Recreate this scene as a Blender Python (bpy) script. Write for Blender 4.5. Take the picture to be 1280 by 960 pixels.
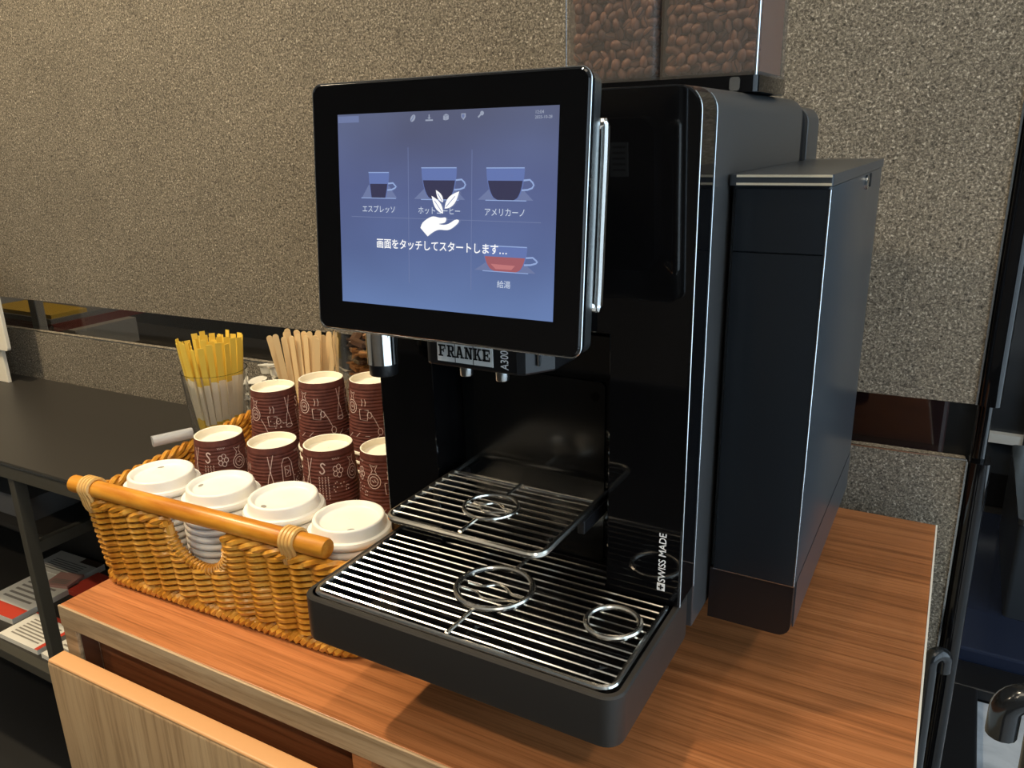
import bpy, bmesh, math, random
from mathutils import Vector, Matrix
random.seed(7)
for o in list(bpy.data.objects): bpy.data.objects.remove(o, do_unlink=True)
SC = bpy.context.scene
COL = SC.collection
PI = math.pi
# Units are metres. x runs along the counter, y away from the viewer, z up.
# z = 0 is the top of the drip tray; the counter top is z = -0.12, the floor z = -0.92.
CT = -0.12          # counter top
FL = -0.92          # floor
CE = 1.62           # ceiling

# ------------------------------------------------------------------ camera
RW = ((0.86953221, 0.12735872, -0.47717239), (0.49333843, -0.26906399, 0.82717698), (-0.02304171, -0.95466451, -0.29679076))
CAMR = [[RW[j][i] for j in range(3)] for i in range(3)]   # rows: right, down, forward
cam = bpy.data.cameras.new('camera'); cam.sensor_width = 36.0; cam.lens = 990.41 / 1280 * 36
cam.clip_start = 0.02; cam.clip_end = 60
camo = bpy.data.objects.new('camera', cam); COL.objects.link(camo)
r_, d_, f_ = CAMR
camo.matrix_world = Matrix(((r_[0], -d_[0], -f_[0], 0.4229), (r_[1], -d_[1], -f_[1], -0.3888), (r_[2], -d_[2], -f_[2], 0.3395), (0, 0, 0, 1)))
SC.camera = camo
# ------------------------------------------------------------------ view and world
SC.view_settings.view_transform = 'Standard'; SC.view_settings.look = 'None'
SC.view_settings.gamma = 1.0; SC.view_settings.use_curve_mapping = False
SC.view_settings.exposure = 0.0
W = bpy.data.worlds.new('room_air'); SC.world = W; W.use_nodes = True
W.node_tree.nodes['Background'].inputs[0].default_value = (0.55, 0.62, 0.7, 1)
W.node_tree.nodes['Background'].inputs[1].default_value = 0.12
# ceiling downlights, added fill lamps and panels, and the room's daylight window (see builders below)
LAMPS = [  # x, y, watts, colour, spot size degrees, label
    (-1.15, -0.22, 115, (1.0, 0.81, 0.54), 130, 'round recessed ceiling downlight over the black side table'),
    (0.06, 0.02, 30, (1.0, 0.81, 0.56), 120, 'round recessed ceiling downlight above the coffee machine'),
    (1.25, 0.00, 9, (1.0, 0.88, 0.72), 130, 'round recessed ceiling downlight right of the counter'),
    (-1.15, -1.15, 34, (1.0, 0.82, 0.58), 140, 'added fill downlight in front of the side table'),  # added front fill for chrome and front faces, with the next two
    (0.08, -1.15, 16, (1.0, 0.84, 0.62), 140, 'added fill downlight in front of the coffee machine'),
    (1.30, -1.15, 18, (1.0, 0.88, 0.72), 140, 'added fill downlight at the right in front of the counter'),
    (-0.85, 0.95, 60, (1.0, 0.82, 0.58), 140, 'added downlight for the books behind the felt partition'),  # added to brighten the books seen through the gap
]
WINDOW_LIGHT = 2.3
FILL_PANELS = [(-0.75, -0.45, 'added luminous fill panel on the ceiling left of the coffee machine'), (0.45, -0.45, 'added luminous fill panel on the ceiling right of the coffee machine')]  # unseen panels added for bright reflections in the rings and grate bars
FILL_PANEL_LIGHT = 5.0

# ------------------------------------------------------------------ materials
def srgb(r, g, b):
    f = lambda c: ((c / 255) / 12.92) if c / 255 <= 0.04045 else (((c / 255) + 0.055) / 1.055) ** 2.4
    return (f(r), f(g), f(b), 1)
MATS = {}
def mat(name, col, rough=0.5, metal=0.0, spec=0.5, emit=None, estr=1.0, trans=0.0, ior=1.45, coat=0.0, sub=0.0):
    m = bpy.data.materials.new(name); m.use_nodes = True
    b = m.node_tree.nodes['Principled BSDF']
    b.inputs['Base Color'].default_value = col if len(col) == 4 else (*col, 1)
    b.inputs['Roughness'].default_value = rough; b.inputs['Metallic'].default_value = metal
    b.inputs['Specular IOR Level'].default_value = spec; b.inputs['IOR'].default_value = ior
    b.inputs['Transmission Weight'].default_value = trans; b.inputs['Coat Weight'].default_value = coat
    if sub:
        b.inputs['Subsurface Weight'].default_value = sub; b.inputs['Subsurface Radius'].default_value = (0.004, 0.003, 0.002); b.inputs['Subsurface Scale'].default_value = 1.0
    if emit is not None:
        b.inputs['Emission Color'].default_value = emit if len(emit) == 4 else (*emit, 1)
        b.inputs['Emission Strength'].default_value = estr
    MATS[name] = m
    return m
def nodes(m): return m.node_tree.nodes, m.node_tree.links, m.node_tree.nodes['Principled BSDF']
def add_coords(m, scale=(1, 1, 1), rot=(0, 0, 0)):
    n, l, b = nodes(m)
    tc = n.new('ShaderNodeTexCoord'); mp = n.new('ShaderNodeMapping')
    mp.inputs['Scale'].default_value = scale; mp.inputs['Rotation'].default_value = rot
    l.new(tc.outputs['Object'], mp.inputs['Vector'])
    return mp.outputs['Vector']
def ramp(m, fac, stops):
    n, l, b = nodes(m); r = n.new('ShaderNodeValToRGB'); e = r.color_ramp.elements
    while len(e) < len(stops): e.new(0.5)
    for k, (p, c) in enumerate(stops): e[k].position = p; e[k].color = c
    l.new(fac, r.inputs['Fac']); return r.outputs['Color']
def noise(m, vec, scale, detail=4, rough=0.6, dist=0.0):
    n, l, b = nodes(m); t = n.new('ShaderNodeTexNoise')
    t.inputs['Scale'].default_value = scale; t.inputs['Detail'].default_value = detail
    t.inputs['Roughness'].default_value = rough; t.inputs['Distortion'].default_value = dist
    l.new(vec, t.inputs['Vector']); return t.outputs['Fac']
def bump(m, height, strength=0.3, dist=0.001):
    n, l, b = nodes(m); t = n.new('ShaderNodeBump'); t.inputs['Strength'].default_value = strength; t.inputs['Distance'].default_value = dist
    l.new(height, t.inputs['Height']); l.new(t.outputs['Normal'], b.inputs['Normal'])
def mixc(m, fac, a, b_, mode='MIX'):
    n, l, b = nodes(m); t = n.new('ShaderNodeMix'); t.data_type = 'RGBA'; t.blend_type = mode
    if isinstance(fac, float): t.inputs['Factor'].default_value = fac
    else: l.new(fac, t.inputs['Factor'])
    for s, v in ((6, a), (7, b_)):
        if isinstance(v, tuple): t.inputs[s].default_value = v
        else: l.new(v, t.inputs[s])
    return t.outputs[2]
def set_col(m, c): n, l, b = nodes(m); l.new(c, b.inputs['Base Color'])

def felt_material(name):
    m = mat(name, (0.3, 0.28, 0.25), 0.75, spec=0.3)
    v = add_coords(m, (1, 1, 1)); v2 = add_coords(m, (1, 1, 1.5), (0.4, 0.3, 0.6))
    f1 = noise(m, v, 340, 3, 0.75, 0.6); f2 = noise(m, v2, 170, 2, 0.6, 0.9); big = noise(m, v, 7, 3, 0.5)
    c1 = ramp(m, f1, [(0.30, srgb(50, 47, 41)), (0.46, srgb(110, 103, 91)), (0.58, srgb(146, 137, 121)), (0.70, srgb(222, 212, 194))])
    c2 = ramp(m, f2, [(0.34, (0.48, 0.48, 0.48, 1)), (0.47, (1, 1, 1, 1)), (0.66, (1.0, 1.0, 1.0, 1))])
    c3 = ramp(m, big, [(0.3, (0.85, 0.85, 0.85, 1)), (0.7, (1, 1, 1, 1))])
    c = mixc(m, 0.8, c1, c2, 'MULTIPLY'); c = mixc(m, 1.0, c, c3, 'MULTIPLY'); set_col(m, c)
    bump(m, f1, 0.6, 0.002)
    return m
def wood_material(name, dark, mid, light, scale=(3, 55, 55), rough=0.38, rot=(0, 0, 0)):
    m = mat(name, mid, rough, spec=0.4)
    v = add_coords(m, scale, rot); v2 = add_coords(m, tuple(s * 4 for s in scale), rot)
    f1 = noise(m, v, 1.2, 5, 0.6, 0.6); f2 = noise(m, v2, 1.3, 3, 0.7, 0.2)
    c1 = ramp(m, f1, [(0.32, dark), (0.5, mid), (0.70, light)])
    c2 = ramp(m, f2, [(0.34, (0.62, 0.58, 0.55, 1)), (0.52, (1, 1, 1, 1))])
    set_col(m, mixc(m, 0.75, c1, c2, 'MULTIPLY')); bump(m, f2, 0.12, 0.0006)
    return m
felt_material('felt')
wood_material('teak', srgb(150, 93, 53), srgb(182, 115, 68), srgb(198, 130, 80), (1.8, 85, 85), 0.36)
wood_material('teak_dark', srgb(126, 72, 42), srgb(152, 90, 54), srgb(170, 106, 66), (1.8, 85, 85), 0.4)
wood_material('ash_edge', srgb(150, 122, 88), srgb(178, 150, 114), srgb(196, 170, 134), (3, 60, 60), 0.5)
wood_material('ash_front', srgb(172, 140, 102), srgb(182, 150, 110), srgb(190, 159, 119), (34, 34, 1.2), 0.5)
mat('black_gloss', (0.003, 0.003, 0.0035), 0.045, spec=0.5)
mat('black_satin', (0.008, 0.008, 0.009), 0.35)
mat('splash_black', (0.004, 0.004, 0.004), 0.16)
mat('tray_plastic', (0.027, 0.024, 0.021), 0.45, spec=0.35)
mat('shell_satin', (0.046, 0.048, 0.050), 0.34, spec=0.5)
mat('cooler_satin', (0.034, 0.040, 0.047), 0.28, spec=0.5)
mat('cooler_front', (0.010, 0.013, 0.017), 0.26, spec=0.5)
mat('black_rubber', (0.012, 0.012, 0.012), 0.7)
mat('chrome', (0.78, 0.77, 0.74), 0.10, 1.0)
mat('wire_steel', (0.72, 0.70, 0.66), 0.16, 1.0)
mat('ring_steel', (0.86, 0.82, 0.74), 0.22, 1.0)
mat('gold_trim', (0.92, 0.86, 0.68), 0.3, 0.6)
mat('brushed_steel', (0.52, 0.55, 0.56), 0.25, 1.0)
mat('trim_silver', (0.75, 0.78, 0.8), 0.22, 1.0)
mat('label_silver', (0.80, 0.80, 0.78), 0.5)
mat('ink_black', (0.006, 0.006, 0.006), 0.6)
mat('ink_white', (0.9, 0.9, 0.9), 0.6)
mat('clear_glass', (1, 1, 1), 0.0, trans=1.0, ior=1.45)
mat('paper_white', srgb(236, 232, 220), 0.7)
mat('lid_white', srgb(242, 238, 228), 0.38, sub=0.1)
mat('cup_white', srgb(244, 236, 216), 0.6)
def cup_brown():
    m = mat('cup_brown', srgb(98, 52, 44), 0.6)
    v = add_coords(m); f = noise(m, v, 90, 3); set_col(m, ramp(m, f, [(0.3, srgb(84, 42, 36)), (0.7, srgb(112, 62, 52))])); return m
cup_brown()
mat('cup_print', srgb(232, 206, 196), 0.6)
def wicker():
    m = mat('wicker', srgb(196, 132, 48), 0.32, spec=0.55)
    v = add_coords(m); f = noise(m, v, 60, 3); f2 = noise(m, v, 400, 2)
    c = ramp(m, f, [(0.3, srgb(172, 108, 28)), (0.5, srgb(204, 142, 48)), (0.72, srgb(224, 170, 80))]); set_col(m, c); bump(m, f2, 0.2, 0.0005); return m
wicker()
def rattan():
    m = mat('rattan', srgb(206, 138, 44), 0.32, spec=0.5)
    v = add_coords(m, (6, 40, 40)); f = noise(m, v, 2.0, 4); set_col(m, ramp(m, f, [(0.3, srgb(176, 104, 26)), (0.55, srgb(210, 142, 46)), (0.75, srgb(226, 168, 78))])); return m
rattan()
mat('binding', srgb(216, 170, 98), 0.4)
mat('sugar_yellow', srgb(240, 206, 84), 0.5)
mat('sugar_white', srgb(244, 236, 214), 0.5)
mat('stirrer_wood', srgb(240, 210, 158), 0.6)
mat('creamer_white', srgb(226, 224, 214), 0.35)
mat('packet_brown', srgb(146, 98, 52), 0.35)
mat('packet_dark', srgb(70, 46, 28), 0.4)
mat('clear_film', (0.85, 0.87, 0.9), 0.12, trans=0.6, ior=1.2)
mat('table_black', (0.030, 0.027, 0.023), 0.42, spec=0.45)
mat('frame_metal', (0.085, 0.080, 0.064), 0.45, 0.3)
mat('stand_white', srgb(235, 228, 210), 0.4)
mat('book_red', srgb(104, 40, 30), 0.5); mat('book_grey', srgb(112, 110, 108), 0.5); mat('book_yellow', srgb(196, 160, 60), 0.5); mat('book_pale', srgb(150, 146, 138), 0.5); mat('maroon', srgb(40, 16, 18), 0.4)
mat('print_red', srgb(214, 76, 56), 0.45); mat('print_grey', srgb(150, 144, 134), 0.5); mat('print_green', srgb(96, 128, 52), 0.45); mat('print_pink', srgb(196, 150, 138), 0.5)
mat('umbrella_black', (0.012, 0.013, 0.014), 0.16, spec=0.6)
mat('umbrella_cloth', (0.012, 0.012, 0.014), 0.7)
mat('wall_paint', (0.42, 0.40, 0.37), 0.8); mat('wall_dark', (0.20, 0.18, 0.16), 0.8); mat('ceiling_paint', (0.72, 0.70, 0.66), 0.8)
mat('dark_glass', (0.010, 0.012, 0.016), 0.08, spec=0.6)
mat('navy_gloss', (0.018, 0.025, 0.050), 0.16, spec=0.5)
mat('fill_panel_emit', (1, 1, 1), 0.5, emit=(1.0, 0.86, 0.66), estr=FILL_PANEL_LIGHT)
mat('edge_orange', srgb(208, 156, 104), 0.45)
mat('lamp_emit', (1, 1, 1), 0.5, emit=(1.0, 0.83, 0.6), estr=12)
mat('window_emit', (1, 1, 1), 0.5, emit=(0.62, 0.82, 1.0), estr=WINDOW_LIGHT)
mat('grey_glass', (0.030, 0.033, 0.037), 0.12)
mat('strip_white', (0.8, 0.8, 0.76), 0.4)
def bean():
    m = mat('bean', srgb(88, 54, 38), 0.38)
    n, l, b = nodes(m); oi = n.new('ShaderNodeObjectInfo')
    set_col(m, ramp(m, oi.outputs['Random'], [(0.0, srgb(92, 58, 44)), (0.5, srgb(124, 82, 62)), (1.0, srgb(152, 104, 80))])); return m
bean(); mat('bean_crease', srgb(48, 28, 20), 0.6)
def hopper_plastic():
    m = bpy.data.materials.new('hopper_plastic'); m.use_nodes = True; n = m.node_tree.nodes; l = m.node_tree.links; n.clear()
    o = n.new('ShaderNodeOutputMaterial'); mx = n.new('ShaderNodeMixShader'); t = n.new('ShaderNodeBsdfTransparent'); g = n.new('ShaderNodeBsdfPrincipled')
    t.inputs[0].default_value = (0.95, 0.94, 0.93, 1); g.inputs['Base Color'].default_value = (0.20, 0.19, 0.18, 1); g.inputs['Roughness'].default_value = 0.15
    mx.inputs[0].default_value = 0.22
    l.new(t.outputs[0], mx.inputs[1]); l.new(g.outputs[0], mx.inputs[2]); l.new(mx.outputs[0], o.inputs[0]); MATS['hopper_plastic'] = m
hopper_plastic()
def tinted_pane():
    m = bpy.data.materials.new('tinted_pane'); m.use_nodes = True; n = m.node_tree.nodes; l = m.node_tree.links; n.clear()
    o = n.new('ShaderNodeOutputMaterial'); mx = n.new('ShaderNodeMixShader'); t = n.new('ShaderNodeBsdfTransparent'); g = n.new('ShaderNodeBsdfGlossy'); fr = n.new('ShaderNodeLayerWeight'); pw = n.new('ShaderNodeMath'); pw.operation = 'POWER'; pw.inputs[1].default_value = 4.0; ml = n.new('ShaderNodeMath'); ml.operation = 'MULTIPLY_ADD'; ml.inputs[1].default_value = 0.5; ml.inputs[2].default_value = 0.035; l.new(fr.outputs['Facing'], pw.inputs[0]); l.new(pw.outputs[0], ml.inputs[0])
    t.inputs[0].default_value = (0.80, 0.79, 0.77, 1); g.inputs['Roughness'].default_value = 0.03; g.inputs['Color'].default_value = (0.9, 0.9, 0.9, 1); fr.inputs[0].default_value = 0.5
    l.new(ml.outputs[0], mx.inputs[0]); l.new(t.outputs[0], mx.inputs[1]); l.new(g.outputs[0], mx.inputs[2]); l.new(mx.outputs[0], o.inputs[0]); MATS['tinted_pane'] = m
tinted_pane()

# ------------------------------------------------------------------ mesh helpers
WO = {}      # world origin of every object
def set_parent(o, org, parent):
    if parent is not None:
        o.parent = parent; o.location = Vector(org) - WO[parent.name]
    else: o.location = org
    WO[o.name] = Vector(org)
def empty(name, loc, parent=None):
    o = bpy.data.objects.new(name, None); COL.objects.link(o); o.empty_display_size = 0.02
    set_parent(o, Vector(loc), parent); return o
def tag(o, label=None, cat=None, group=None, kind=None):
    if label: o['label'] = label
    if cat: o['category'] = cat
    if group: o['group'] = group
    if kind: o['kind'] = kind
    return o
class MB:
    def __init__(s): s.v = []; s.f = []; s.m = []; s.cur = 0
    def add(s, vs, fs):
        b = len(s.v); s.v += [Vector(p) for p in vs]
        for f in fs: s.f.append([b + i for i in f]); s.m.append(s.cur)
        return s
    def box(s, x0, x1, y0, y1, z0, z1):
        p = [(x, y, z) for z in (z0, z1) for y in (y0, y1) for x in (x0, x1)]
        return s.add(p, [(0, 2, 3, 1), (4, 5, 7, 6), (0, 1, 5, 4), (2, 6, 7, 3), (0, 4, 6, 2), (1, 3, 7, 5)])
    def bbox(s, x0, x1, y0, y1, z0, z1, r=0.002, axis='z', n=3):
        """box with the four edges along `axis` rounded"""
        if axis == 'z': lo = rrect(x0, x1, y0, y1, r, n); L = [[(a, b, z) for a, b in lo] for z in (z0, z1)]
        elif axis == 'y': lo = rrect(x0, x1, z0, z1, r, n); L = [[(a, y, b) for a, b in lo] for y in (y1, y0)]
        else: lo = rrect(y0, y1, z0, z1, r, n); L = [[(x, a, b) for a, b in lo] for x in (x0, x1)]
        return s.loft(L, True, True)
    def loft(s, loops, c0=False, c1=False, closed=True):
        n = len(loops[0]); vs = [p for lp in loops for p in lp]; fs = []
        for k in range(len(loops) - 1):
            for i in range(n if closed else n - 1):
                j = (i + 1) % n; fs.append((k * n + i, k * n + j, (k + 1) * n + j, (k + 1) * n + i))
        if c0: fs.append(tuple(reversed(range(n))))
        if c1: fs.append(tuple(range((len(loops) - 1) * n, len(loops) * n)))
        return s.add(vs, fs)
    def cyl(s, a, b, r, r2=None, n=16):
        return s.tube([a, b], [r, r if r2 is None else r2], n)
    def tube(s, path, r, n=8, closed=False, caps=True):
        P = [Vector(p) for p in path]; m = len(P); L = []; up = None
        for i in range(m):
            a = P[(i - 1) % m] if (closed or i > 0) else P[i]; b = P[(i + 1) % m] if (closed or i < m - 1) else P[i]
            t = (b - a).normalized()
            if up is None:
                up = Vector((0, 0, 1)) if abs(t.z) < 0.9 else Vector((1, 0, 0))
            u = (up - t * up.dot(t))
            u = u.normalized() if u.length > 1e-6 else t.orthogonal().normalized()
            up = u; w = t.cross(u); rr = r[i] if isinstance(r, (list, tuple)) else r
            L.append([P[i] + (u * math.cos(k * 2 * PI / n) + w * math.sin(k * 2 * PI / n)) * rr for k in range(n)])
        if closed: L.append(L[0]); return s.loft(L)
        return s.loft(L, caps, caps)
    def lathe(s, prof, c=(0, 0, 0), n=32, rfun=None):
        L = []
        for r, z in prof: L.append([(c[0] + r * math.cos(k * 2 * PI / n), c[1] + r * math.sin(k * 2 * PI / n), c[2] + z) for k in range(n)])
        return s.loft(L)
    def prism(s, pts, fn0, fn1):
        return s.loft([[fn0(*p) for p in pts], [fn1(*p) for p in pts]], True, True)
    def mesh(s, name, mats, smooth=False, org=Vector((0, 0, 0)), angle=0.6):
        me = bpy.data.meshes.new(name); me.from_pydata([p - org for p in s.v], [], s.f)
        for mm in (mats if isinstance(mats, (list, tuple)) else [mats]): me.materials.append(MATS[mm])
        for p, mi in zip(me.polygons, s.m): p.material_index = mi
        bm = bmesh.new(); bm.from_mesh(me); bmesh.ops.remove_doubles(bm, verts=bm.verts, dist=1e-6); bmesh.ops.recalc_face_normals(bm, faces=bm.faces)
        if smooth:
            for f in bm.faces: f.smooth = True
            for e in bm.edges:
                if len(e.link_faces) == 2 and e.link_faces[0].normal.length > 0 and e.link_faces[1].normal.length > 0 and e.calc_face_angle(0) > angle: e.smooth = False
        bm.to_mesh(me); bm.free(); me.update(); return me
    def build(s, name, mats, parent=None, smooth=False, bevel=0.0, angle=0.6, segs=2):
        xs = [p.x for p in s.v]; ys = [p.y for p in s.v]; zs = [p.z for p in s.v]
        org = Vector(((min(xs) + max(xs)) / 2, (min(ys) + max(ys)) / 2, min(zs)))
        o = bpy.data.objects.new(name, s.mesh(name, mats, smooth, org, angle)); COL.objects.link(o)
        set_parent(o, org, parent)
        if bevel:
            md = o.modifiers.new('bevel', 'BEVEL'); md.width = bevel; md.segments = segs; md.limit_method = 'ANGLE'; md.angle_limit = 0.6
        return o
def rrect(x0, x1, y0, y1, r, n=4):
    out = []
    for cx, cy, a0 in ((x1 - r, y1 - r, 0), (x0 + r, y1 - r, PI / 2), (x0 + r, y0 + r, PI), (x1 - r, y0 + r, 1.5 * PI)):
        for k in range(n + 1): a = a0 + k * PI / 2 / n; out.append((cx + r * math.cos(a), cy + r * math.sin(a)))
    return out
def circ(c, r, n=32, z=None, plane='xy'):
    return [(c[0] + r * math.cos(k * 2 * PI / n), c[1] + r * math.sin(k * 2 * PI / n), c[2]) for k in range(n)]
def put(me, name, loc, rot=(0, 0, 0), parent=None):
    o = bpy.data.objects.new(name, me); COL.objects.link(o); o.rotation_euler = rot; set_parent(o, Vector(loc), parent); return o
def text_part(name, body, size, material, parent, frame, align='LEFT', offset=0.0, thick=0.0, sx=1.0):
    """lettering laid on a plane: frame = (origin, x direction, y direction)"""
    cu = bpy.data.curves.new(name, 'FONT'); cu.body = body; cu.size = size; cu.align_x = align; cu.offset = offset; cu.extrude = thick
    cu.resolution_u = 3
    to = bpy.data.objects.new(name, cu); COL.objects.link(to)
    dg = bpy.context.evaluated_depsgraph_get(); me = bpy.data.meshes.new_from_object(to.evaluated_get(dg))
    bpy.data.objects.remove(to, do_unlink=True); bpy.data.curves.remove(cu)
    org, xd, yd = (Vector(q) for q in frame); nd = xd.cross(yd)
    for v in me.vertices: c = v.co.copy(); v.co = xd * (c.x * sx) + yd * c.y + nd * c.z
    me.materials.clear(); me.materials.append(MATS[material]); me.name = name
    o = bpy.data.objects.new(name, me); COL.objects.link(o); set_parent(o, org, parent); return o

# ================================================================== SETTING
RX0, RX1, RY0, RY1 = -3.2, 2.4, -3.2, 3.6
def floor_material():
    m = mat('floor_stone', (0.5, 0.52, 0.54), 0.22)
    v = add_coords(m, (1, 1, 1)); f = noise(m, v, 5, 6, 0.65, 1.2); set_col(m, ramp(m, f, [(0.3, srgb(150, 156, 164)), (0.55, srgb(196, 202, 208)), (0.8, srgb(222, 226, 230))]))
floor_material()
mat('floor_dark', (0.020, 0.019, 0.018), 0.6)
flo = tag(MB().box(RX0, RX1, RY0, RY1, FL - 0.05, FL - 0.006).build('floor', 'floor_dark'), 'dark floor with pale marbled stone slabs beyond the counter', kind='structure')
for k, q in [(k, q) for k in range(3) for q in range(5)]:
    MB().box(0.575 + k * 0.602, 0.575 + k * 0.602 + 0.6, 0.848 - q * 0.602, 1.448 - q * 0.602, FL - 0.006, FL).build('stone_slab', 'floor_stone', flo, bevel=0.001)
tag(MB().box(RX0, RX1, RY0, RY1, CE, CE + 0.05).build('ceiling', 'ceiling_paint'), kind='structure')
tag(MB().box(RX0 - 0.05, RX0, RY0, RY1, FL, CE).build('wall_left', 'wall_paint'), kind='structure')
tag(MB().box(RX0, RX1, RY0 - 0.05, RY0, FL, CE).build('wall_front', 'wall_dark'), kind='structure')
tag(MB().box(RX0, RX1, RY1, RY1 + 0.05, FL, CE).build('wall_far', 'dark_glass'), 'dark glazed wall far behind the partition', kind='structure')
wr = MB(); wr.box(RX1, RX1 + 0.05, RY0, -2.4, FL, CE); wr.box(RX1, RX1 + 0.05, 1.4, RY1, FL, CE); wr.box(RX1, RX1 + 0.05, -2.4, 1.4, FL, FL + 0.06); wr.box(RX1, RX1 + 0.05, -2.4, 1.4, 1.45, CE)
tag(wr.build('wall_right', 'wall_paint'), kind='structure')
w1 = tag(empty('window_1', (RX1 + 0.02, -0.5, FL + 0.06)), kind='structure')
for k in range(3):
    MB().box(RX1 + 0.03, RX1 + 0.04, -2.4 + k * 3.8 / 3, -2.4 + (k + 1) * 3.8 / 3, FL + 0.06, 1.45).build('window_pane', 'window_emit', w1)
for k in range(4):
    y = -2.4 + k * 3.8 / 3; MB().box(RX1 - 0.01, RX1 + 0.05, y - 0.03, y + 0.03, FL + 0.06, 1.45).build('window_frame', 'frame_metal', w1)

for (lx, ly, lab) in FILL_PANELS:
    t = tag(empty('fill_panel', (lx, ly, CE - 0.012)), lab, 'ceiling lamp', 'added fill panels on the ceiling')
    fr = MB(); fr.loft([[(x, y, z) for x, y in rrect(lx - a, lx + a, ly - a, ly + a, 0.01, 2)] for a, z in ((0.30, CE - 0.012), (0.315, CE - 0.012), (0.315, CE), (0.30, CE), (0.30, CE - 0.012))]); fr.build('frame', 'paper_white', t)
    MB().add([(lx - 0.3, ly - 0.3, CE - 0.006), (lx - 0.3, ly + 0.3, CE - 0.006), (lx + 0.3, ly + 0.3, CE - 0.006), (lx + 0.3, ly - 0.3, CE - 0.006)], [(0, 1, 2, 3)]).build('diffuser', 'fill_panel_emit', t)
for (lx, ly, wt, col, ang, lab) in LAMPS:
    t = tag(empty('ceiling_downlight', (lx, ly, CE - 0.012)), lab, 'ceiling lamp', 'ceiling downlights')
    rg = MB(); rg.lathe([(0.040, 0.0), (0.052, 0.0), (0.054, 0.006), (0.054, 0.012), (0.040, 0.012), (0.040, 0.0)], (lx, ly, CE - 0.012), 24); rg.build('trim_ring', 'brushed_steel', t, True)
    d = MB(); d.add(circ((lx, ly, CE - 0.004), 0.040, 24), [tuple(reversed(range(24)))]); d.build('lens', 'lamp_emit', t)
    li = bpy.data.lights.new('downlight', 'SPOT'); li.energy = wt; li.color = col; li.spot_size = math.radians(ang); li.spot_blend = 0.6; li.shadow_soft_size = 0.035
    lo = bpy.data.objects.new('downlight', li); COL.objects.link(lo); set_parent(lo, Vector((lx, ly, CE - 0.03)), t)

# ---- partition of felt panels on a tinted pane, standing behind the counter
WA = math.atan(0.042)
wb = tag(empty('wall_back', (0.435, 0.645, FL)), 'grey speckled felt partition with a tinted glass gap', kind='structure')
wb.rotation_euler = (0, 0, WA)
def wpart(b, name, m, **k):
    """parts of the partition are given in its own frame: x along the wall from its right end, y depth, z height in the room"""
    o = b.build(name, m, None, **k); g = WO[o.name]; o.parent = wb; o.location = (g.x, g.y, g.z - FL); return o
UP0, LO1 = 0.027, -0.045
wpart(MB().bbox(-2.4, 0.020, 0.0, 0.018, UP0, 1.25, 0.002, 'y', 2), 'upper_felt_panel', 'felt')
wpart(MB().bbox(-2.4, 0.020, 0.0, 0.018, FL + 0.02, LO1, 0.002, 'y', 2), 'lower_felt_panel', 'felt')
wpart(MB().box(-2.4, 0.034, 0.020, 0.026, FL + 0.02, 1.25), 'glass_pane', 'tinted_pane')
wpart(MB().box(-2.4, 0.021, 0.0, 0.0015, LO1, LO1 + 0.0018), 'edge_strip', 'brushed_steel')
for z0, z1 in ((UP0, 1.25), (FL, LO1)):
    wpart(MB().bbox(0.0225, 0.0465, -0.006, 0.030, z0, z1, 0.008, 'z', 4), 'edge_post', 'black_gloss', smooth=True)
    wpart(MB().box(0.0200, 0.0222, -0.002, 0.0, z0, z1), 'panel_trim', 'brushed_steel')
wpart(MB().bbox(0.026, 0.040, 0.004, 0.030, LO1, UP0, 0.006, 'z', 4), 'edge_post', 'black_gloss', smooth=True)

# ================================================================== CABINET AND WORKTOP
CA = 0.0105   # the cabinet stands very slightly turned
def cab_root(name, z):
    e = empty(name, (0.4395, 0.012, z)); e.rotation_euler = (0, 0, CA); return e
def cpart(root, b, name, m, z, **k):
    o = b.build(name, m, None, **k); g = WO[o.name]; o.parent = root; o.location = (g.x, g.y, g.z - z); return o
CW, CD = 0.802, 0.600
wt_ = tag(cab_root('worktop', CT - 0.025), 'orange-brown wood-grain worktop with pale edge under the coffee machine', 'worktop')
cpart(wt_, MB().box(-CW, 0, 0.002, CD, CT - 0.025, CT), 'board', 'teak', CT - 0.025, bevel=0.0008)
cpart(wt_, MB().bbox(-CW, 0, -0.0008, 0.002, CT - 0.025, CT + 0.0002, 0.0008, 'x', 2), 'edge_band', 'ash_edge', CT - 0.025)
cpart(wt_, MB().box(0, 0.0018, -0.0008, CD, CT - 0.025, CT + 0.0002), 'edge_band', 'paper_white', CT - 0.025)
cb = tag(cab_root('cabinet', FL), 'pale wood cabinet with overlay drawer fronts under the worktop', 'cabinet')
zt = CT - 0.025
cpart(cb, MB().box(-CW, -CW + 0.022, 0.0, CD, FL, zt), 'side_panel', 'ash_edge', FL, bevel=0.001)
cpart(cb, MB().box(-0.022, 0, 0.0, CD, FL, zt), 'side_panel', 'ash_edge', FL, bevel=0.001)
cpart(cb, MB().box(-0.412, -0.391, 0.004, CD, FL, zt), 'divider', 'teak', FL, bevel=0.001)
cpart(cb, MB().box(-CW + 0.022, -0.022, CD - 0.01, CD, FL, zt), 'back_panel', 'teak_dark', FL)
cpart(cb, MB().box(-CW + 0.022, -0.412, 0.022, 0.030, FL + 0.05, zt), 'inner_panel', 'teak_dark', FL)
cpart(cb, MB().box(-0.391, -0.022, 0.022, 0.030, FL + 0.05, zt), 'inner_panel', 'teak_dark', FL)
cpart(cb, MB().box(-CW + 0.0222, -CW + 0.0245, 0.003, 0.020, FL + 0.05, zt), 'hinge_strip', 'brushed_steel', FL)
cpart(cb, MB().box(-CW, 0, 0.03, CD, FL, FL + 0.05), 'plinth', 'teak_dark', FL)
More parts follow.
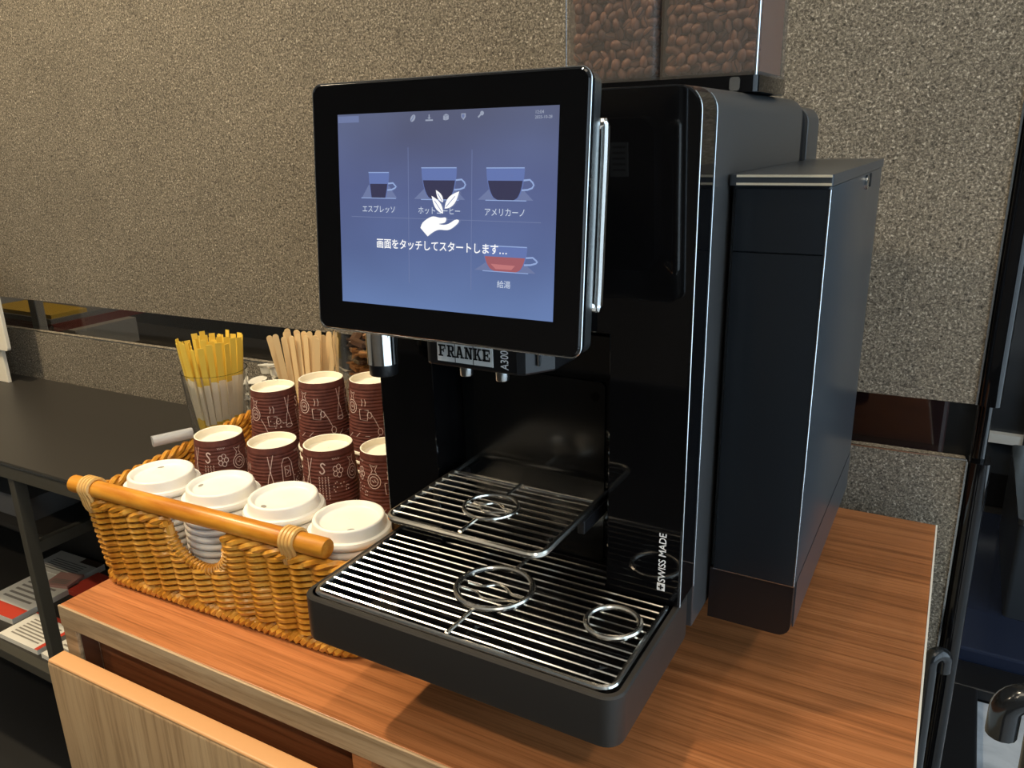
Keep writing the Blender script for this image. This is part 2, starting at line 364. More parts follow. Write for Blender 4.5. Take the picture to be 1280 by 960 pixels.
for x0, x1 in ((-CW + 0.002, -0.4035), (-0.3995, -0.002)):
    for z0, z1 in ((-0.52, -0.172), (-0.868, -0.524)):
        cpart(cb, MB().bbox(x0, x1, -0.024, -0.004, z0, z1, 0.006, 'x', 4), 'drawer_front', 'ash_front', FL, smooth=True)
        cpart(cb, MB().bbox(x0 + 0.001, x1 - 0.001, -0.0235, -0.0045, z1 - 0.004, z1 + 0.0006, 0.0022, 'x', 4), 'drawer_edge_band', 'edge_orange', FL, smooth=True)

# ================================================================== COFFEE MACHINE
cm = tag(empty('coffee_machine', (0.135, 0.30, CT)), 'black automatic coffee machine with tilted touchscreen and wire drip grates', 'coffee machine')
YF, YR, ZB, ZT = 0.118, 0.152, -0.037, 0.369     # front plane, recess back plane, underside, top
X0, X1, XL, XR = 0.0, 0.270, 0.056, 0.211
# --- housing
def arc(cx, cz, r, a0, a1, n=6): return [(cx + r * math.cos(math.radians(a0 + (a1 - a0) * k / n)), cz + r * math.sin(math.radians(a0 + (a1 - a0) * k / n))) for k in range(n + 1)]
out = [(X0, 0.0004)] + arc(X0 + 0.016, ZT - 0.016, 0.016, 180, 90) + arc(X1 - 0.016, ZT - 0.016, 0.016, 90, 0) + [(X1, 0.0004), (XR, 0.0004), (XR, 0.205), (XL, 0.205), (XL, 0.0004)]
ff = MB().prism(out, lambda x, z: (x, YR, z), lambda x, z: (x, YF, z)).build('front_frame', 'black_gloss', cm, bevel=0.0012)
MB().box(XL - 0.001, XR + 0.001, YR - 0.001, YR + 0.006, ZB, 0.207).build('recess_back', 'black_gloss', cm)
pl = MB().bbox(0.064, 0.195, YR - 0.003, YR - 0.001, 0.004, 0.158, 0.004, 'y', 3).build('splash_plate', 'splash_black', cm)
for x in (0.072, 0.187):
    MB().cyl((x, YR - 0.0036, 0.146), (x, YR - 0.003, 0.146), 0.0035, n=16).build('screw', 'black_gloss', pl, True)
sh = [(X0, ZB)] + arc(X0 + 0.016, ZT - 0.016, 0.016, 180, 90) + arc(X1 - 0.016, ZT - 0.016, 0.016, 90, 0) + [(X1, ZB)]
MB().prism(sh, lambda x, z: (x, 0.446, z), lambda x, z: (x, YR + 0.0015, z)).build('body_shell', 'shell_satin', cm, smooth=True, bevel=0.0008)
MB().prism([(0.004 + x * 0.97, z - (0.004 if z > 0.3 else 0)) for x, z in sh], lambda x, z: (x, 0.480, z), lambda x, z: (x, 0.446, z)).build('rear_gap', 'black_satin', cm, smooth=True)
MB().prism([(x, z - (0.006 if z > 0.3 else 0)) for x, z in sh], lambda x, z: (x, 0.540, z), lambda x, z: (x, 0.480, z)).build('rear_cover', 'shell_satin', cm, smooth=True, bevel=0.0008)
# thin silver tubes on the frame; the front one models an edge highlight
def edge_path(y, o=0.0003): return [(x, y, z) for x, z in [(X1 + o, 0.001)] + [(X1 + o, 0.1)] + arc(X1 - 0.016, ZT - 0.016, 0.016 + o, 0, 45, 4)]
MB().tube(edge_path(YF + 0.0004), 0.0005, 6).build('bright_edge', 'trim_silver', cm, True)
MB().tube(edge_path(YR + 0.0004, 0.0002), 0.0004, 6).build('bright_edge', 'trim_silver', cm, True)
for x in (0.060, 0.200):
    for y in (0.30, 0.50):
        MB().lathe([(0.0, -0.083), (0.017, -0.083), (0.019, -0.078), (0.015, -0.070), (0.013, 0.001), (0.0, 0.001)], (x, y, ZB), 20).build('foot', 'black_rubber', cm, True)
# --- drip tray
def loop(x0, x1, y0, y1, r, z): return [(a, b, z) for a, b in rrect(x0, x1, y0, y1, r, 6)]
YT = YR - 0.0015
tr = MB(); tr.loft([loop(0.003, 0.267, 0.003, YT, 0.012, -0.040), loop(0.0008, 0.2692, 0.0008, YT, 0.013, -0.0385), loop(0, 0.27, 0, YT, 0.014, -0.036), loop(0, 0.27, 0, YT, 0.014, -0.0015), loop(0.0012, 0.2688, 0.0012, YT, 0.013, 0.0),
    loop(0.0045, 0.2655, 0.0045, YT - 0.001, 0.010, 0.0), loop(0.0055, 0.2645, 0.0055, YT - 0.002, 0.009, -0.003), loop(0.0060, 0.2640, 0.0060, YT - 0.002, 0.008, -0.022)], True, True)
tray = tr.build('drip_tray', ['tray_plastic'], cm, smooth=True)
lin = MB(); lin.loft([loop(0.0048, 0.2652, 0.0048, YT - 0.001, 0.010, 0.0003), loop(0.0062, 0.2638, 0.0062, YT - 0.0025, 0.009, -0.004), loop(0.0066, 0.2634, 0.0066, YT - 0.0025, 0.008, -0.0215)], False, True)
lin.build('basin', 'black_gloss', tray, True)
# --- grates: every bar its own piece
def barmesh(name, x0, x1, r): return MB().tube([(x0, 0, 0), (x1, 0, 0)], r, 6).mesh(name, 'wire_steel', True, Vector(((x0 + x1) / 2, 0, 0)))
lg = MB(); lg.tube([(0.0085, 0.1140, 0.0005)] + [(a, b, 0.0005) for a, b in [(0.0085, 0.03)] + arc(0.0185, 0.0172, 0.010, 180, 270, 5) + arc(0.2515, 0.0172, 0.010, 270, 360, 5)] + [(0.2615, 0.06, 0.0005), (0.2615, 0.1140, 0.0005)], 0.0024, 10)
grate = lg.build('drip_grate', 'wire_steel', cm, True)
bm_ = barmesh('grate_bar', 0.0095, 0.2605, 0.0011)
for k in range(12): put(bm_, 'grate_bar', (0.135, 0.0128 + k * 0.00905, 0.0012), parent=grate)
bs_ = barmesh('grate_bar', XL + 0.002, XR - 0.002, 0.0011)
for k in range(3): put(bs_, 'grate_bar', ((XL + XR) / 2, 0.1214 + k * 0.00905, 0.0012), parent=grate)
MB().tube([(0.1345, 0.0085, 0.0022), (0.1352, 0.0445, 0.0022)], 0.0017, 8).build('cross_bar', 'ring_steel', grate, True)
MB().tube([(0.1358, 0.1045, 0.0022), (0.1365, 0.141, 0.0022)], 0.0017, 8).build('cross_bar', 'ring_steel', grate, True)
MB().tube(circ((0.1358, 0.0740, 0.0040), 0.0300, 48), 0.0025, 10, True).build('cup_ring', 'ring_steel', grate, True)
MB().tube(circ((0.2355, 0.0737, 0.0040), 0.0195, 40), 0.0023, 10, True).build('cup_ring', 'ring_steel', grate, True)
def smooth_path(P, n=6):
    P = [Vector(p) for p in P]; out = []
    for i in range(len(P) - 1):
        p0, p1, p2, p3 = P[max(i - 1, 0)], P[i], P[i + 1], P[min(i + 2, len(P) - 1)]
        for k in range(n):
            t = k / n; out.append(0.5 * ((2 * p1) + (p2 - p0) * t + (2 * p0 - 5 * p1 + 4 * p2 - p3) * t * t + (3 * p1 - p0 - 3 * p2 + p3) * t ** 3))
    return out + [P[-1]]
def emblem(parent, c, s, z, r):
    a = [(-0.0235, -0.0005), (-0.011, 0.0), (-0.002, 0.0068), (0.005, 0.0066), (0.0155, 0.0), (0.0255, -0.0005)]
    b = [(-0.0265, -0.0095), (-0.011, -0.0092), (-0.003, -0.0145), (0.006, -0.0138), (0.019, -0.0080), (0.0245, -0.0085)]
    for q in (a, b): MB().tube(smooth_path([(c[0] + x * s, c[1] + y * s, z) for x, y in q]), r, 8).build('emblem_wire', 'ring_steel', parent, True)
emblem(grate, (0.1358, 0.0740), 1.0, 0.0022, 0.0013)
# --- upper cup shelf
ZU = 0.067
ug = MB(); ug.tube([(a, b, ZU) for a, b in [(0.0655, 0.128)] + arc(0.0755, 0.0435, 0.010, 180, 270, 5) + arc(0.1875, 0.0435, 0.010, 270, 360, 5) + [(0.1975, 0.128)]], 0.0026, 10)
shelf = ug.build('cup_shelf', 'ring_steel', cm, True)
bu_ = barmesh('grate_bar', 0.0665, 0.1965, 0.0010)
for k in range(10): put(bu_, 'grate_bar', (0.1315, 0.0425 + k * 0.0095, ZU + 0.0016), parent=shelf)
MB().tube([(0.1318, 0.0355, ZU + 0.0026), (0.1318, 0.0580, ZU + 0.0026)], 0.0015, 8).build('cross_bar', 'ring_steel', shelf, True)
MB().tube([(0.1318, 0.1000, ZU + 0.0026), (0.1318, 0.1280, ZU + 0.0026)], 0.0015, 8).build('cross_bar', 'ring_steel', shelf, True)
MB().tube(circ((0.1318, 0.0790, ZU + 0.0036), 0.0208, 40), 0.0015, 8, True).build('cup_ring', 'ring_steel', shelf, True)
emblem(shelf, (0.1318, 0.0815), 0.70, ZU + 0.003, 0.0012)
for x in (0.0655, 0.1975):
    MB().tube([(x, 0.128, ZU), (x, 0.1485, ZU)], 0.0022, 8).build('hinge_arm', 'chrome', shelf, True)
    MB().box(x - 0.003, x + 0.003, 0.1, 0.1495, ZU - 0.014, ZU - 0.003).build('bracket', 'black_satin', shelf, bevel=0.001)
MB().tube([(0.0655, 0.1285, ZU), (0.1975, 0.1285, ZU)], 0.0018, 8).build('rear_rail', 'chrome', shelf, True)
# --- spout head
sp = MB(); sp.loft([[(a, b, z) for a, b in [(0.091, 0.1175), (0.091, 0.066), (0.0935, 0.0610), (0.097, 0.0600), (0.168, 0.0600), (0.1735, 0.0625), (0.186, 0.082), (0.186, 0.1175)]] for z in (0.1845, 0.232)], True, True)
sp_o = sp.build('spout_head', 'black_satin', cm, bevel=0.0018)
MB().box(0.1795, 0.1802, 0.0685, 0.0760, 0.1905, 0.215).build('seam', 'trim_silver', sp_o)
for x in (0.1195, 0.1494):
    MB().lathe([(0.0, -0.0005), (0.0046, 0.0), (0.0050, 0.0008), (0.0050, 0.009), (0.0062, 0.0105), (0.0, 0.0105)], (x, 0.0720, 0.1760), 18).build('nozzle', 'brushed_steel', sp_o, True)
MB().box(0.1034, 0.1495, 0.0594, 0.0602, 0.1885, 0.2060).build('badge', 'label_silver', sp_o)
for x in (0.1186, 0.1338): MB().box(x - 0.0002, x + 0.0002, 0.0592, 0.0595, 0.1885, 0.2060).build('badge_groove', 'ink_black', sp_o)
# FRANKE in heavy slab-serif letters, each letter a piece
def glyph(strokes, x, z, w, h):
    g = MB()
    for q in strokes: g.add([(x + a * w, 0.0590, z + b * h) for a, b in q], [tuple(range(len(q)))])
    for q in strokes: pass
    return g
S = 0.13   # serif height
def R4(x0, x1, y0, y1): return [(x0, y0), (x1, y0), (x1, y1), (x0, y1)]
GL = {
 'F': [R4(.16, .42, 0, 1), R4(.0, .60, 0, S), R4(.0, .95, 1 - S * 1.2, 1), R4(.80, .95, .62, 1), R4(.42, .72, .46, .60), R4(.62, .74, .36, .70)],
 'R': [R4(.14, .40, 0, 1), R4(.0, .52, 0, S), R4(.0, .72, 1 - S, 1), R4(.40, .74, .44, .44 + S), [(.70, 1), (.92, .90), (.92, .56), (.70, .44), (.64, .56), (.66, .72), (.64, .88)], [(.42, .46), (.68, .46), (.98, 0), (.70, 0)], R4(.66, 1.02, 0, S)],
 'A': [[(.08, 0), (.30, 0), (.56, 1), (.36, 1)], [(.70, 0), (.96, 0), (.66, 1), (.42, 1)], R4(.26, .74, .26, .26 + S), R4(-.04, .40, 0, S), R4(.60, 1.06, 0, S), R4(.28, .66, 1 - S, 1)],
 'N': [R4(.12, .32, 0, 1), R4(.72, .92, 0, 1), [(.12, 1), (.40, 1), (.92, 0), (.66, 0)], R4(.0, .46, 0, S), R4(.0, .40, 1 - S, 1), R4(.60, 1.04, 1 - S, 1)],
 'K': [R4(.12, .38, 0, 1), R4(.0, .50, 0, S), R4(.0, .50, 1 - S, 1), [(.36, .40), (.52, .40), (.92, 1), (.68, 1)], [(.44, .56), (.62, .66), (1.0, 0), (.72, 0)], R4(.62, 1.06, 0, S), R4(.60, 1.0, 1 - S, 1)],
 'E': [R4(.14, .42, 0, 1), R4(.0, .96, 0, S * 1.2), R4(.0, .94, 1 - S * 1.2, 1), R4(.80, .96, 0, .38), R4(.80, .94, .64, 1), R4(.42, .72, .44, .58), R4(.62, .74, .34, .68)]}
for k, ch in enumerate('FRANKE'):
    glyph(GL[ch], 0.1046 + k * 0.00735, 0.1922, 0.0066, 0.0086).build('letter', 'ink_black', sp_o)
text_part('model_text', 'A300', 0.0088, 'ink_white', sp_o, ((0.1618, 0.0594, 0.1880), (0, 0, 1), (-1, 0, 0)), offset=0.0001, sx=0.72)
# --- hot water tube
tb = MB().lathe([(0.0, 0.0), (0.0124, 0.0), (0.0124, 0.06), (0.0, 0.06)], (0.0325, 0.085, 0.172), 32).build('hot_water_tube', 'chrome', cm, True)
MB().lathe([(0.0, 0.0), (0.0108, 0.0), (0.0114, 0.001), (0.0114, 0.0095), (0.0, 0.0095)], (0.0325, 0.085, 0.1625), 28).build('outlet_tip', 'black_satin', tb, True)
MB().box(0.018, 0.047, 0.085, YF + 0.001, 0.205, 0.230).build('tube_mount', 'black_satin', tb)
# --- SWISS MADE lettering, running upwards on the right panel
text_part('origin_text', 'SWISS MADE', 0.0078, 'ink_white', cm, ((0.2585, YF - 0.0006, 0.0188), (0, 0, 1), (-1, 0, 0)), offset=0.0001, sx=0.93)
sw = MB(); sw.box(0.2525, 0.2585, YF - 0.0006, YF - 0.0001, 0.0118, 0.0178); so = sw.build('cross_emblem', 'ink_white', cm)
MB().box(0.2549, 0.2561, YF - 0.0009, YF - 0.0006, 0.0128, 0.0168).build('cross', 'ink_black', so)
MB().box(0.2535, 0.2575, YF - 0.0009, YF - 0.0006, 0.0142, 0.0154).build('cross', 'ink_black', so)
# --- touch display, tilted back by five degrees
TA = math.radians(5); BV = Vector((0, math.sin(TA), math.cos(TA))); BN = Vector((0, math.cos(TA), -math.sin(TA))); BX = Vector((1, 0, 0)); B0 = Vector((0.0313, 0.0195, 0.2145))
def D(u, v, d=0.0): return B0 + BX * u + BV * v + BN * d
DW, DH = 0.2022, 0.1620
def dl(u0, u1, v0, v1, r, d): return [D(a, b, d) for a, b in rrect(u0, u1, v0, v1, r, 6)]
dm = MB(); dm.loft([dl(0.0012, DW - 0.0012, 0.0012, DH - 0.0012, 0.0062, 0.0), dl(0, DW, 0, DH, 0.0068, 0.0012), dl(0, DW, 0, DH, 0.0068, 0.006)], True, False)
disp = dm.build('display', 'black_gloss', cm, True)
dh = MB(); dh.loft([dl(0.0006, DW - 0.0006, 0.0006, DH - 0.0006, 0.0068, 0.006), dl(0.0006, DW - 0.0006, 0.0006, DH - 0.0006, 0.0068, 0.0165), dl(0.006, DW - 0.006, 0.006, DH - 0.006, 0.008, 0.0195)], False, True)
dh.build('side_band', 'brushed_steel', disp, True)
MB().tube(dl(-0.0001, DW + 0.0001, -0.0001, DH + 0.0001, 0.0068, 0.0012), 0.00055, 6, True).build('bezel_trim', 'trim_silver', disp, True)
bk = MB(); bk.loft([dl(0.03, 0.19, 0.03, 0.14, 0.012, 0.019), dl(0.03, 0.19, 0.03, 0.14, 0.012, 0.036), dl(0.04, 0.18, 0.04, 0.13, 0.010, 0.040)], False, True); bk.build('back_cover', 'black_satin', disp, True)
MB().prism([(0.06, 0.05), (0.15, 0.05), (0.15, 0.12), (0.06, 0.12)], lambda u, v: tuple(D(u, v, 0.038)), lambda u, v: (B0.x + u, YF + 0.001, 0.2145 + v)).build('mounting_arm', 'black_satin', disp)
MB().tube(smooth_path([D(0.194, 0.130, 0.018), D(0.2010, 0.134, 0.0215), D(0.2022, 0.128, 0.0225), D(0.2022, 0.08, 0.0228), D(0.2022, 0.034, 0.0228), D(0.2010, 0.028, 0.0225), D(0.194, 0.032, 0.018)], 5), 0.0032, 10).build('grab_handle', 'chrome', disp, True)
stk = MB().loft([[D(u, v, d) for u, v in ((0.158, 0.100), (0.172, 0.100), (0.172, 0.124), (0.158, 0.124))] for d in (0.0400, 0.0408)], True, True).build('rating_label', 'paper_white', disp)
for k in range(5): MB().loft([[D(u, v, d) for u, v in ((0.160, 0.104 + k * 0.004), (0.170, 0.104 + k * 0.004), (0.170, 0.1055 + k * 0.004), (0.160, 0.1055 + k * 0.004))] for d in (0.0407, 0.0410)], True, True).build('label_line', 'print_grey', disp)
# the lit picture on the screen
def screen_material():
    m = bpy.data.materials.new('screen_image'); m.use_nodes = True; n, l, b = nodes(m); MATS['screen_image'] = m
    b.inputs['Base Color'].default_value = (0.004, 0.004, 0.005, 1); b.inputs['Roughness'].default_value = 0.06
    v = add_coords(m, (6.2, 1, 8.2)); sx = n.new('ShaderNodeSeparateXYZ'); l.new(v, sx.inputs[0])
    c = ramp(m, sx.outputs['Z'], [(0.0, srgb(106, 134, 184)), (0.30, srgb(88, 106, 152)), (0.62, srgb(82, 90, 130)), (1.0, srgb(90, 93, 110))])
    ns = noise(m, v, 1.6, 2, 0.4); c2 = ramp(m, ns, [(0.3, srgb(78, 84, 120)), (0.7, srgb(108, 126, 178))])
    mx = mixc(m, 0.35, c, c2); l.new(mx, b.inputs['Emission Color']); b.inputs['Emission Strength'].default_value = 1.0
screen_material()
def emi(name, r, g, b, s=1.0): mat(name, (0.01, 0.01, 0.01), 0.1, emit=srgb(r, g, b), estr=s)
emi('px_white', 255, 255, 255, 1.0); emi('px_text', 206, 216, 232); emi('px_icon', 150, 158, 178); emi('px_line', 108, 120, 160); emi('px_glass', 98, 116, 172); emi('px_coffee', 54, 54, 82); emi('px_tea', 158, 92, 100); emi('px_tea_light', 190, 118, 120); emi('px_edge', 146, 168, 214); emi('px_halo', 108, 130, 186); emi('px_time', 160, 168, 186)
scr = MB().loft([[D(u, v, d) for u, v in ((0.0220, 0.0203), (0.1840, 0.0203), (0.1840, 0.1424), (0.0220, 0.1424))] for d in (0.0002, -0.0002)], False, True).build('screen', 'screen_image', disp)
def flat(pts, name, m, lift=0.0005): return MB().add([D(u, v, -lift) for u, v in pts], [tuple(range(len(pts)))]).build(name, m, disp)
def line(pts, w, name, m, lift=0.0006):
    g = MB(); P = [Vector(p) for p in pts]
    L = []
    for i, p in enumerate(P):
        t = (P[min(i + 1, len(P) - 1)] - P[max(i - 1, 0)]).normalized(); nn = Vector((-t.y, t.x)) * w / 2
        L.append((p + nn, p - nn))
    vs = [D(q.x, q.y, -lift) for a in L for q in a]
    return g.add(vs, [(2 * i, 2 * i + 1, 2 * i + 3, 2 * i + 2) for i in range(len(L) - 1)]).build(name, m, disp)
for u, v0, v1 in ((0.0791, 0.0365, 0.1211), (0.1266, 0.0353, 0.1191)): flat([(u - .0002, v0), (u + .0002, v0), (u + .0002, v1), (u - .0002, v1)], 'grid_line', 'px_line', 0.0004)
flat([(0.032, .0774), (.1744, .0774), (.1744, .0778), (.032, .0778)], 'grid_line', 'px_line', 0.0004)
def cup_icon(xl, xr, bl, br, top, bot, liq, hx, liquid, curve, hy0=None, hy1=None):
    def side(t):   # t = 0 rim .. 1 base
        k = 1 - math.sqrt(max(0.0, 1 - t ** 2)) if curve > 2 else t ** curve
        return xl + (bl - xl) * k, xr + (br - xr) * k
    N = 14; L = []; Rr = []
    for i in range(N + 1):
        t = i / N; a, b = side(t); L.append((a, top + (bot - top) * t)); Rr.append((b, top + (bot - top) * t))
    flat([(xl - .006, bot), (xr + .006, bot), (br + .002, top - (top - bot) * .5), (bl - .002, top - (top - bot) * .5)], 'cup_glow', 'px_line', 0.00045)
    flat(L + Rr[::-1], 'cup_glass', 'px_glass', 0.00055)
    t0 = (top - liq) / (top - bot); LL = [(a + .0006, z) for (a, z) in L if z <= liq]; RR = [(b - .0006, z) for (b, z) in Rr if z <= liq]
    a0, b0 = side(t0)
    flat([(a0 + .0006, liq)] + LL + RR[::-1] + [(b0 - .0006, liq)], 'cup_liquid', liquid, 0.0007)
    line([(xl, top), (xr, top)], .0006, 'cup_rim', 'px_edge', 0.0008)
    line([(bl - .008, bot - .0002), (br + .008, bot - .0002)], .0005, 'cup_base_line', 'px_edge', 0.0008)
    ya, yb = liq + .0002, bot + (top - bot) * .33; xa = side((top - ya) / (top - bot))[1]; xb = side((top - yb) / (top - bot))[1]
    line([(xa, ya), (xa + (hx - xa) * .6, ya + .0004), (hx - .0008, ya - .0012), (hx, (ya + yb) / 2), (hx - .001, yb + .001), (xb + (hx - xb) * .5, yb), (xb, yb - .0003)], .0010, 'cup_handle', 'px_edge', 0.0008)
cup_icon(.0474, .0640, .0490, .0614, .1059, .0900, .0988, .0697, 'px_coffee', 1.6)
cup_icon(.0895, .1158, .0972, .1095, .1087, .0897, .1012, .1223, 'px_coffee', 2.2)
cup_icon(.1370, .1630, .1446, .1566, .1085, .0900, .1012, .1693, 'px_coffee', 2.2)
cup_icon(.1352, .1658, .1432, .1590, .0630, .0479, .0566, .1729, 'px_tea', 2.2)
flat([(.141, .0522), (.158, .0518), (.1555, .0492), (.1445, .0492)], 'tea_glint', 'px_tea_light', 0.0009)
def dframe(u, v, lift=0.0010): return (D(u, v, -lift), BX, BV)
text_part('menu_text', 'エスプレッソ', 0.0050, 'px_text', disp, dframe(.0555, .0810), 'CENTER', sx=0.92)
text_part('menu_text', 'ホットコーヒー', 0.0050, 'px_text', disp, dframe(.1030, .0810), 'CENTER', sx=0.92)
text_part('menu_text', 'アメリカーノ', 0.0052, 'px_text', disp, dframe(.1502, .0810), 'CENTER', sx=0.92)
text_part('menu_text', '給湯', 0.0048, 'px_text', disp, dframe(.1504, .0384), 'CENTER')
text_part('prompt_text', '画面をタッチしてスタートします…', 0.0067, 'px_white', disp, dframe(.1031, .0585, 0.0013), 'CENTER', offset=0.00008, sx=0.93)
text_part('clock_text', '12:04', 0.0026, 'px_time', disp, dframe(.1690, .1382))
text_part('clock_text', '2025-10-28', 0.0024, 'px_time', disp, dframe(.1690, .1355))
flat([(.0225, .1372), (.0400, .1372), (.0400, .1412), (.0225, .1412)], 'status_tab', 'px_line', 0.0004)
# status icons: bean, tap, milk box, shield, spanner
def ell(cx, cy, a, b, rot, n=16): return [(cx + a * math.cos(t) * math.cos(rot) - b * math.sin(t) * math.sin(rot), cy + a * math.cos(t) * math.sin(rot) + b * math.sin(t) * math.cos(rot)) for t in (k * 2 * PI / n for k in range(n))]
flat(ell(.0831, .1384, .0024, .0016, .9), 'status_icon', 'px_icon'); line([(.0820, .1368), (.0833, .1384), (.0842, .1400)], .0005, 'status_icon_line', 'px_line', 0.0008)
flat([(.0926, .1364), (.0982, .1364), (.0982, .1373), (.0926, .1373)], 'status_icon', 'px_icon'); flat([(.0950, .1375), (.0958, .1375), (.0958, .1402), (.0950, .1402)], 'status_icon', 'px_icon'); flat([(.0940, .1384), (.0968, .1384), (.0954, .1376)], 'status_icon', 'px_icon')
flat([(.1058, .1368), (.1076, .1364), (.1076, .1388), (.1058, .1391)], 'status_icon', 'px_icon'); flat([(.1078, .1364), (.1098, .1370), (.1098, .1393), (.1078, .1388)], 'status_icon', 'px_icon'); flat([(.1058, .1393), (.1078, .1390), (.1098, .1395), (.1078, .1402)], 'status_icon', 'px_icon')
flat([(.1188, .1400), (.1220, .1400), (.1220, .1380), (.1204, .1362), (.1188, .1380)], 'status_icon', 'px_icon'); flat([(.1194, .1395), (.1214, .1395), (.1214, .1382), (.1204, .1370), (.1194, .1382)], 'status_icon_line', 'px_line', 0.0008)
line([(.1308, .1374), (.1330, .1394)], .0010, 'status_icon', 'px_icon'); flat(ell(.1334, .1397, .0013, .0013, 0), 'status_icon', 'px_icon')
# open hand with three leaves
HAND = smooth_path([(.0889, .0719, 0), (.0906, .0752, 0), (.0952, .0782, 0), (.0990, .0793, 0), (.1040, .0786, 0), (.1080, .0789, 0), (.1086, .0774, 0), (.1072, .0756, 0), (.1030, .0748, 0), (.1068, .0744, 0), (.1105, .0752, 0), (.1150, .0776, 0), (.1178, .0776, 0), (.1174, .0758, 0), (.1135, .0728, 0), (.1095, .0712, 0), (.1030, .0712, 0), (.0985, .0695, 0), (.0945, .0668, 0)], 3)
flat([(p.x, p.y) for p in HAND], 'hand_emblem', 'px_white', 0.0012)
def leaf(x0, y0, x1, y1, w, name):
    a = Vector((x0, y0)); b = Vector((x1, y1)); t = b - a; nn = Vector((-t.y, t.x)).normalized() * w
    P = [a + t * k / 8 + nn * math.sin(PI * (k / 8) ** 0.85) for k in range(9)] + [a + t * k / 8 - nn * math.sin(PI * (k / 8) ** 0.85) for k in range(7, 0, -1)]
    flat([(p.x, p.y) for p in P], name, 'px_white', 0.0012); line([a + t * .1, a + t * .72], .0004, 'leaf_vein', 'px_glass', 0.0014)
leaf(.1062, .0812, .0976, .0918, .0024, 'leaf_emblem'); leaf(.1074, .0842, .1182, .0948, .0028, 'leaf_emblem'); leaf(.1062, .0880, .1008, .0954, .0017, 'leaf_emblem')
# --- bean hopper on top
HX0, HX1, HY0, HY1, HZ0, HZ1, HM = 0.107, 0.268, 0.262, 0.365, 0.381, 0.545, 0.1885
hb = MB().bbox(HX0 - 0.001, HX1 + 0.001, HY0 - 0.001, HY1 + 0.001, ZT, HZ0, 0.006, 'z', 4).build('hopper_base', 'black_gloss', cm, True)
MB().bbox(HX1 - 0.020, HX1 - 0.012, HY0 - 0.002, HY0 - 0.0008, ZT + 0.001, HZ0 - 0.001, 0.002, 'y', 2).build('latch', 'trim_silver', hb)
for a, b in ((HX0, HM - 0.0008), (HM + 0.0008, HX1)):
    h = MB(); t = 0.0022
    h.loft([[(x, y, z) for x, y in rrect(a, b, HY0, HY1, 0.006, 4)] for z in (HZ0, HZ1)]); h.loft([[(x, y, z) for x, y in rrect(a + t, b - t, HY0 + t, HY1 - t, 0.004, 4)] for z in (HZ1, HZ0 + t)], False, True)
    ho = h.build('hopper', 'hopper_plastic', cm, True)
    MB().bbox(a, b, HY0, HY1, HZ1, HZ1 + 0.008, 0.006, 'z', 4).build('lid', 'black_satin', ho)
MB().tube([(HX1 - 0.0012, HY0 + 0.0004, HZ0), (HX1 - 0.0012, HY0 + 0.0004, HZ1)], 0.0012, 6).build('corner_edge', 'trim_silver', cm, True)  # silver tube standing in for the glare on this corner
MB().tube([(HX0 + 0.0006, HY0 + 0.0008, HZ0), (HX0 + 0.0006, HY0 + 0.0008, HZ1)], 0.0007, 6).build('corner_edge', 'trim_silver', cm, True)

# ================================================================== COFFEE BEANS
def bean_mesh():
    b = MB(); n, m = 10, 6; L = []
    for i in range(1, m):
        t = -PI / 2 + PI * i / m; row = []
        for k in range(n):
            p = 2 * PI * k / n; x = math.sin(t) * 0.0056; y = math.cos(t) * math.cos(p) * 0.0041; z = math.cos(t) * math.sin(p) * 0.0034
            if z < 0: z *= 0.45
            row.append((x, y, z))
        L.append(row)
    b.loft(L, True, True)
    b.cur = 1; b.add([(-0.0047, -0.0006, -0.00135), (-0.002, 0.0002, -0.00172), (0.002, -0.0002, -0.00172), (0.0047, 0.0006, -0.00135), (0.0047, -0.0002, -0.00135), (0.002, -0.0010, -0.00172), (-0.002, -0.0006, -0.00172), (-0.0047, -0.0014, -0.00135)], [(0, 1, 2, 3, 4, 5, 6, 7)])
    return b
bean_me = bean_mesh().mesh('coffee_bean', ['bean', 'bean_crease'], True, angle=1.2)
rb_ = random.Random(3)
for (a, b, lab) in ((HX0, HM, 'roasted brown coffee bean behind the clear front of the left hopper chamber'), (HM, HX1, 'roasted brown coffee bean behind the clear front of the right hopper chamber')):
    for r in range(11):
        for c in range(9):
            x = a + 0.0075 + c * (b - a - 0.0150) / 8 + rb_.uniform(-0.0012, 0.0012) + (0.002 if r % 2 else -0.002)
            z = HZ0 + 0.0075 + r * 0.0073 + rb_.uniform(-0.001, 0.001); y = HY0 + 0.0078 + rb_.uniform(-0.0004, 0.0025)
            x = min(max(x, a + 0.0085), b - 0.0085)
            o = put(bean_me, 'coffee_bean', (x, y, z), (PI / 2 + PI * rb_.choice((0, 0, 1)) * 1.0 + rb_.uniform(-0.5, 0.5), rb_.uniform(0, 2 * PI), rb_.uniform(-0.5, 0.5)))
            o.rotation_euler.rotate_axis('X', 0)
            tag(o, lab, 'coffee bean', 'coffee beans at the hopper front')
fill = MB()
bv = [v.co.copy() for v in bean_me.vertices]; bf = [tuple(p.vertices) for p in bean_me.polygons]
for (a, b) in ((HX0, HM), (HM, HX1)):
    for y0 in (0.0150, 0.0215):
        for r in range(11):
            for c in range(9):
                x = a + 0.0085 + c * (b - a - 0.0170) / 8; z = HZ0 + 0.0085 + r * 0.0072; y = HY0 + y0 + rb_.uniform(-0.001, 0.001)
                R_ = Matrix.Rotation(rb_.uniform(0, 6.28), 3, 'Y') @ Matrix.Rotation(rb_.uniform(0, 6.28), 3, 'X')
                fill.add([R_ @ v + Vector((x, y, z)) for v in bv], bf)
    fill.box(a + 0.004, b - 0.004, HY0 + 0.024, HY1 - 0.004, HZ0 + 0.004, HZ0 + 0.080)
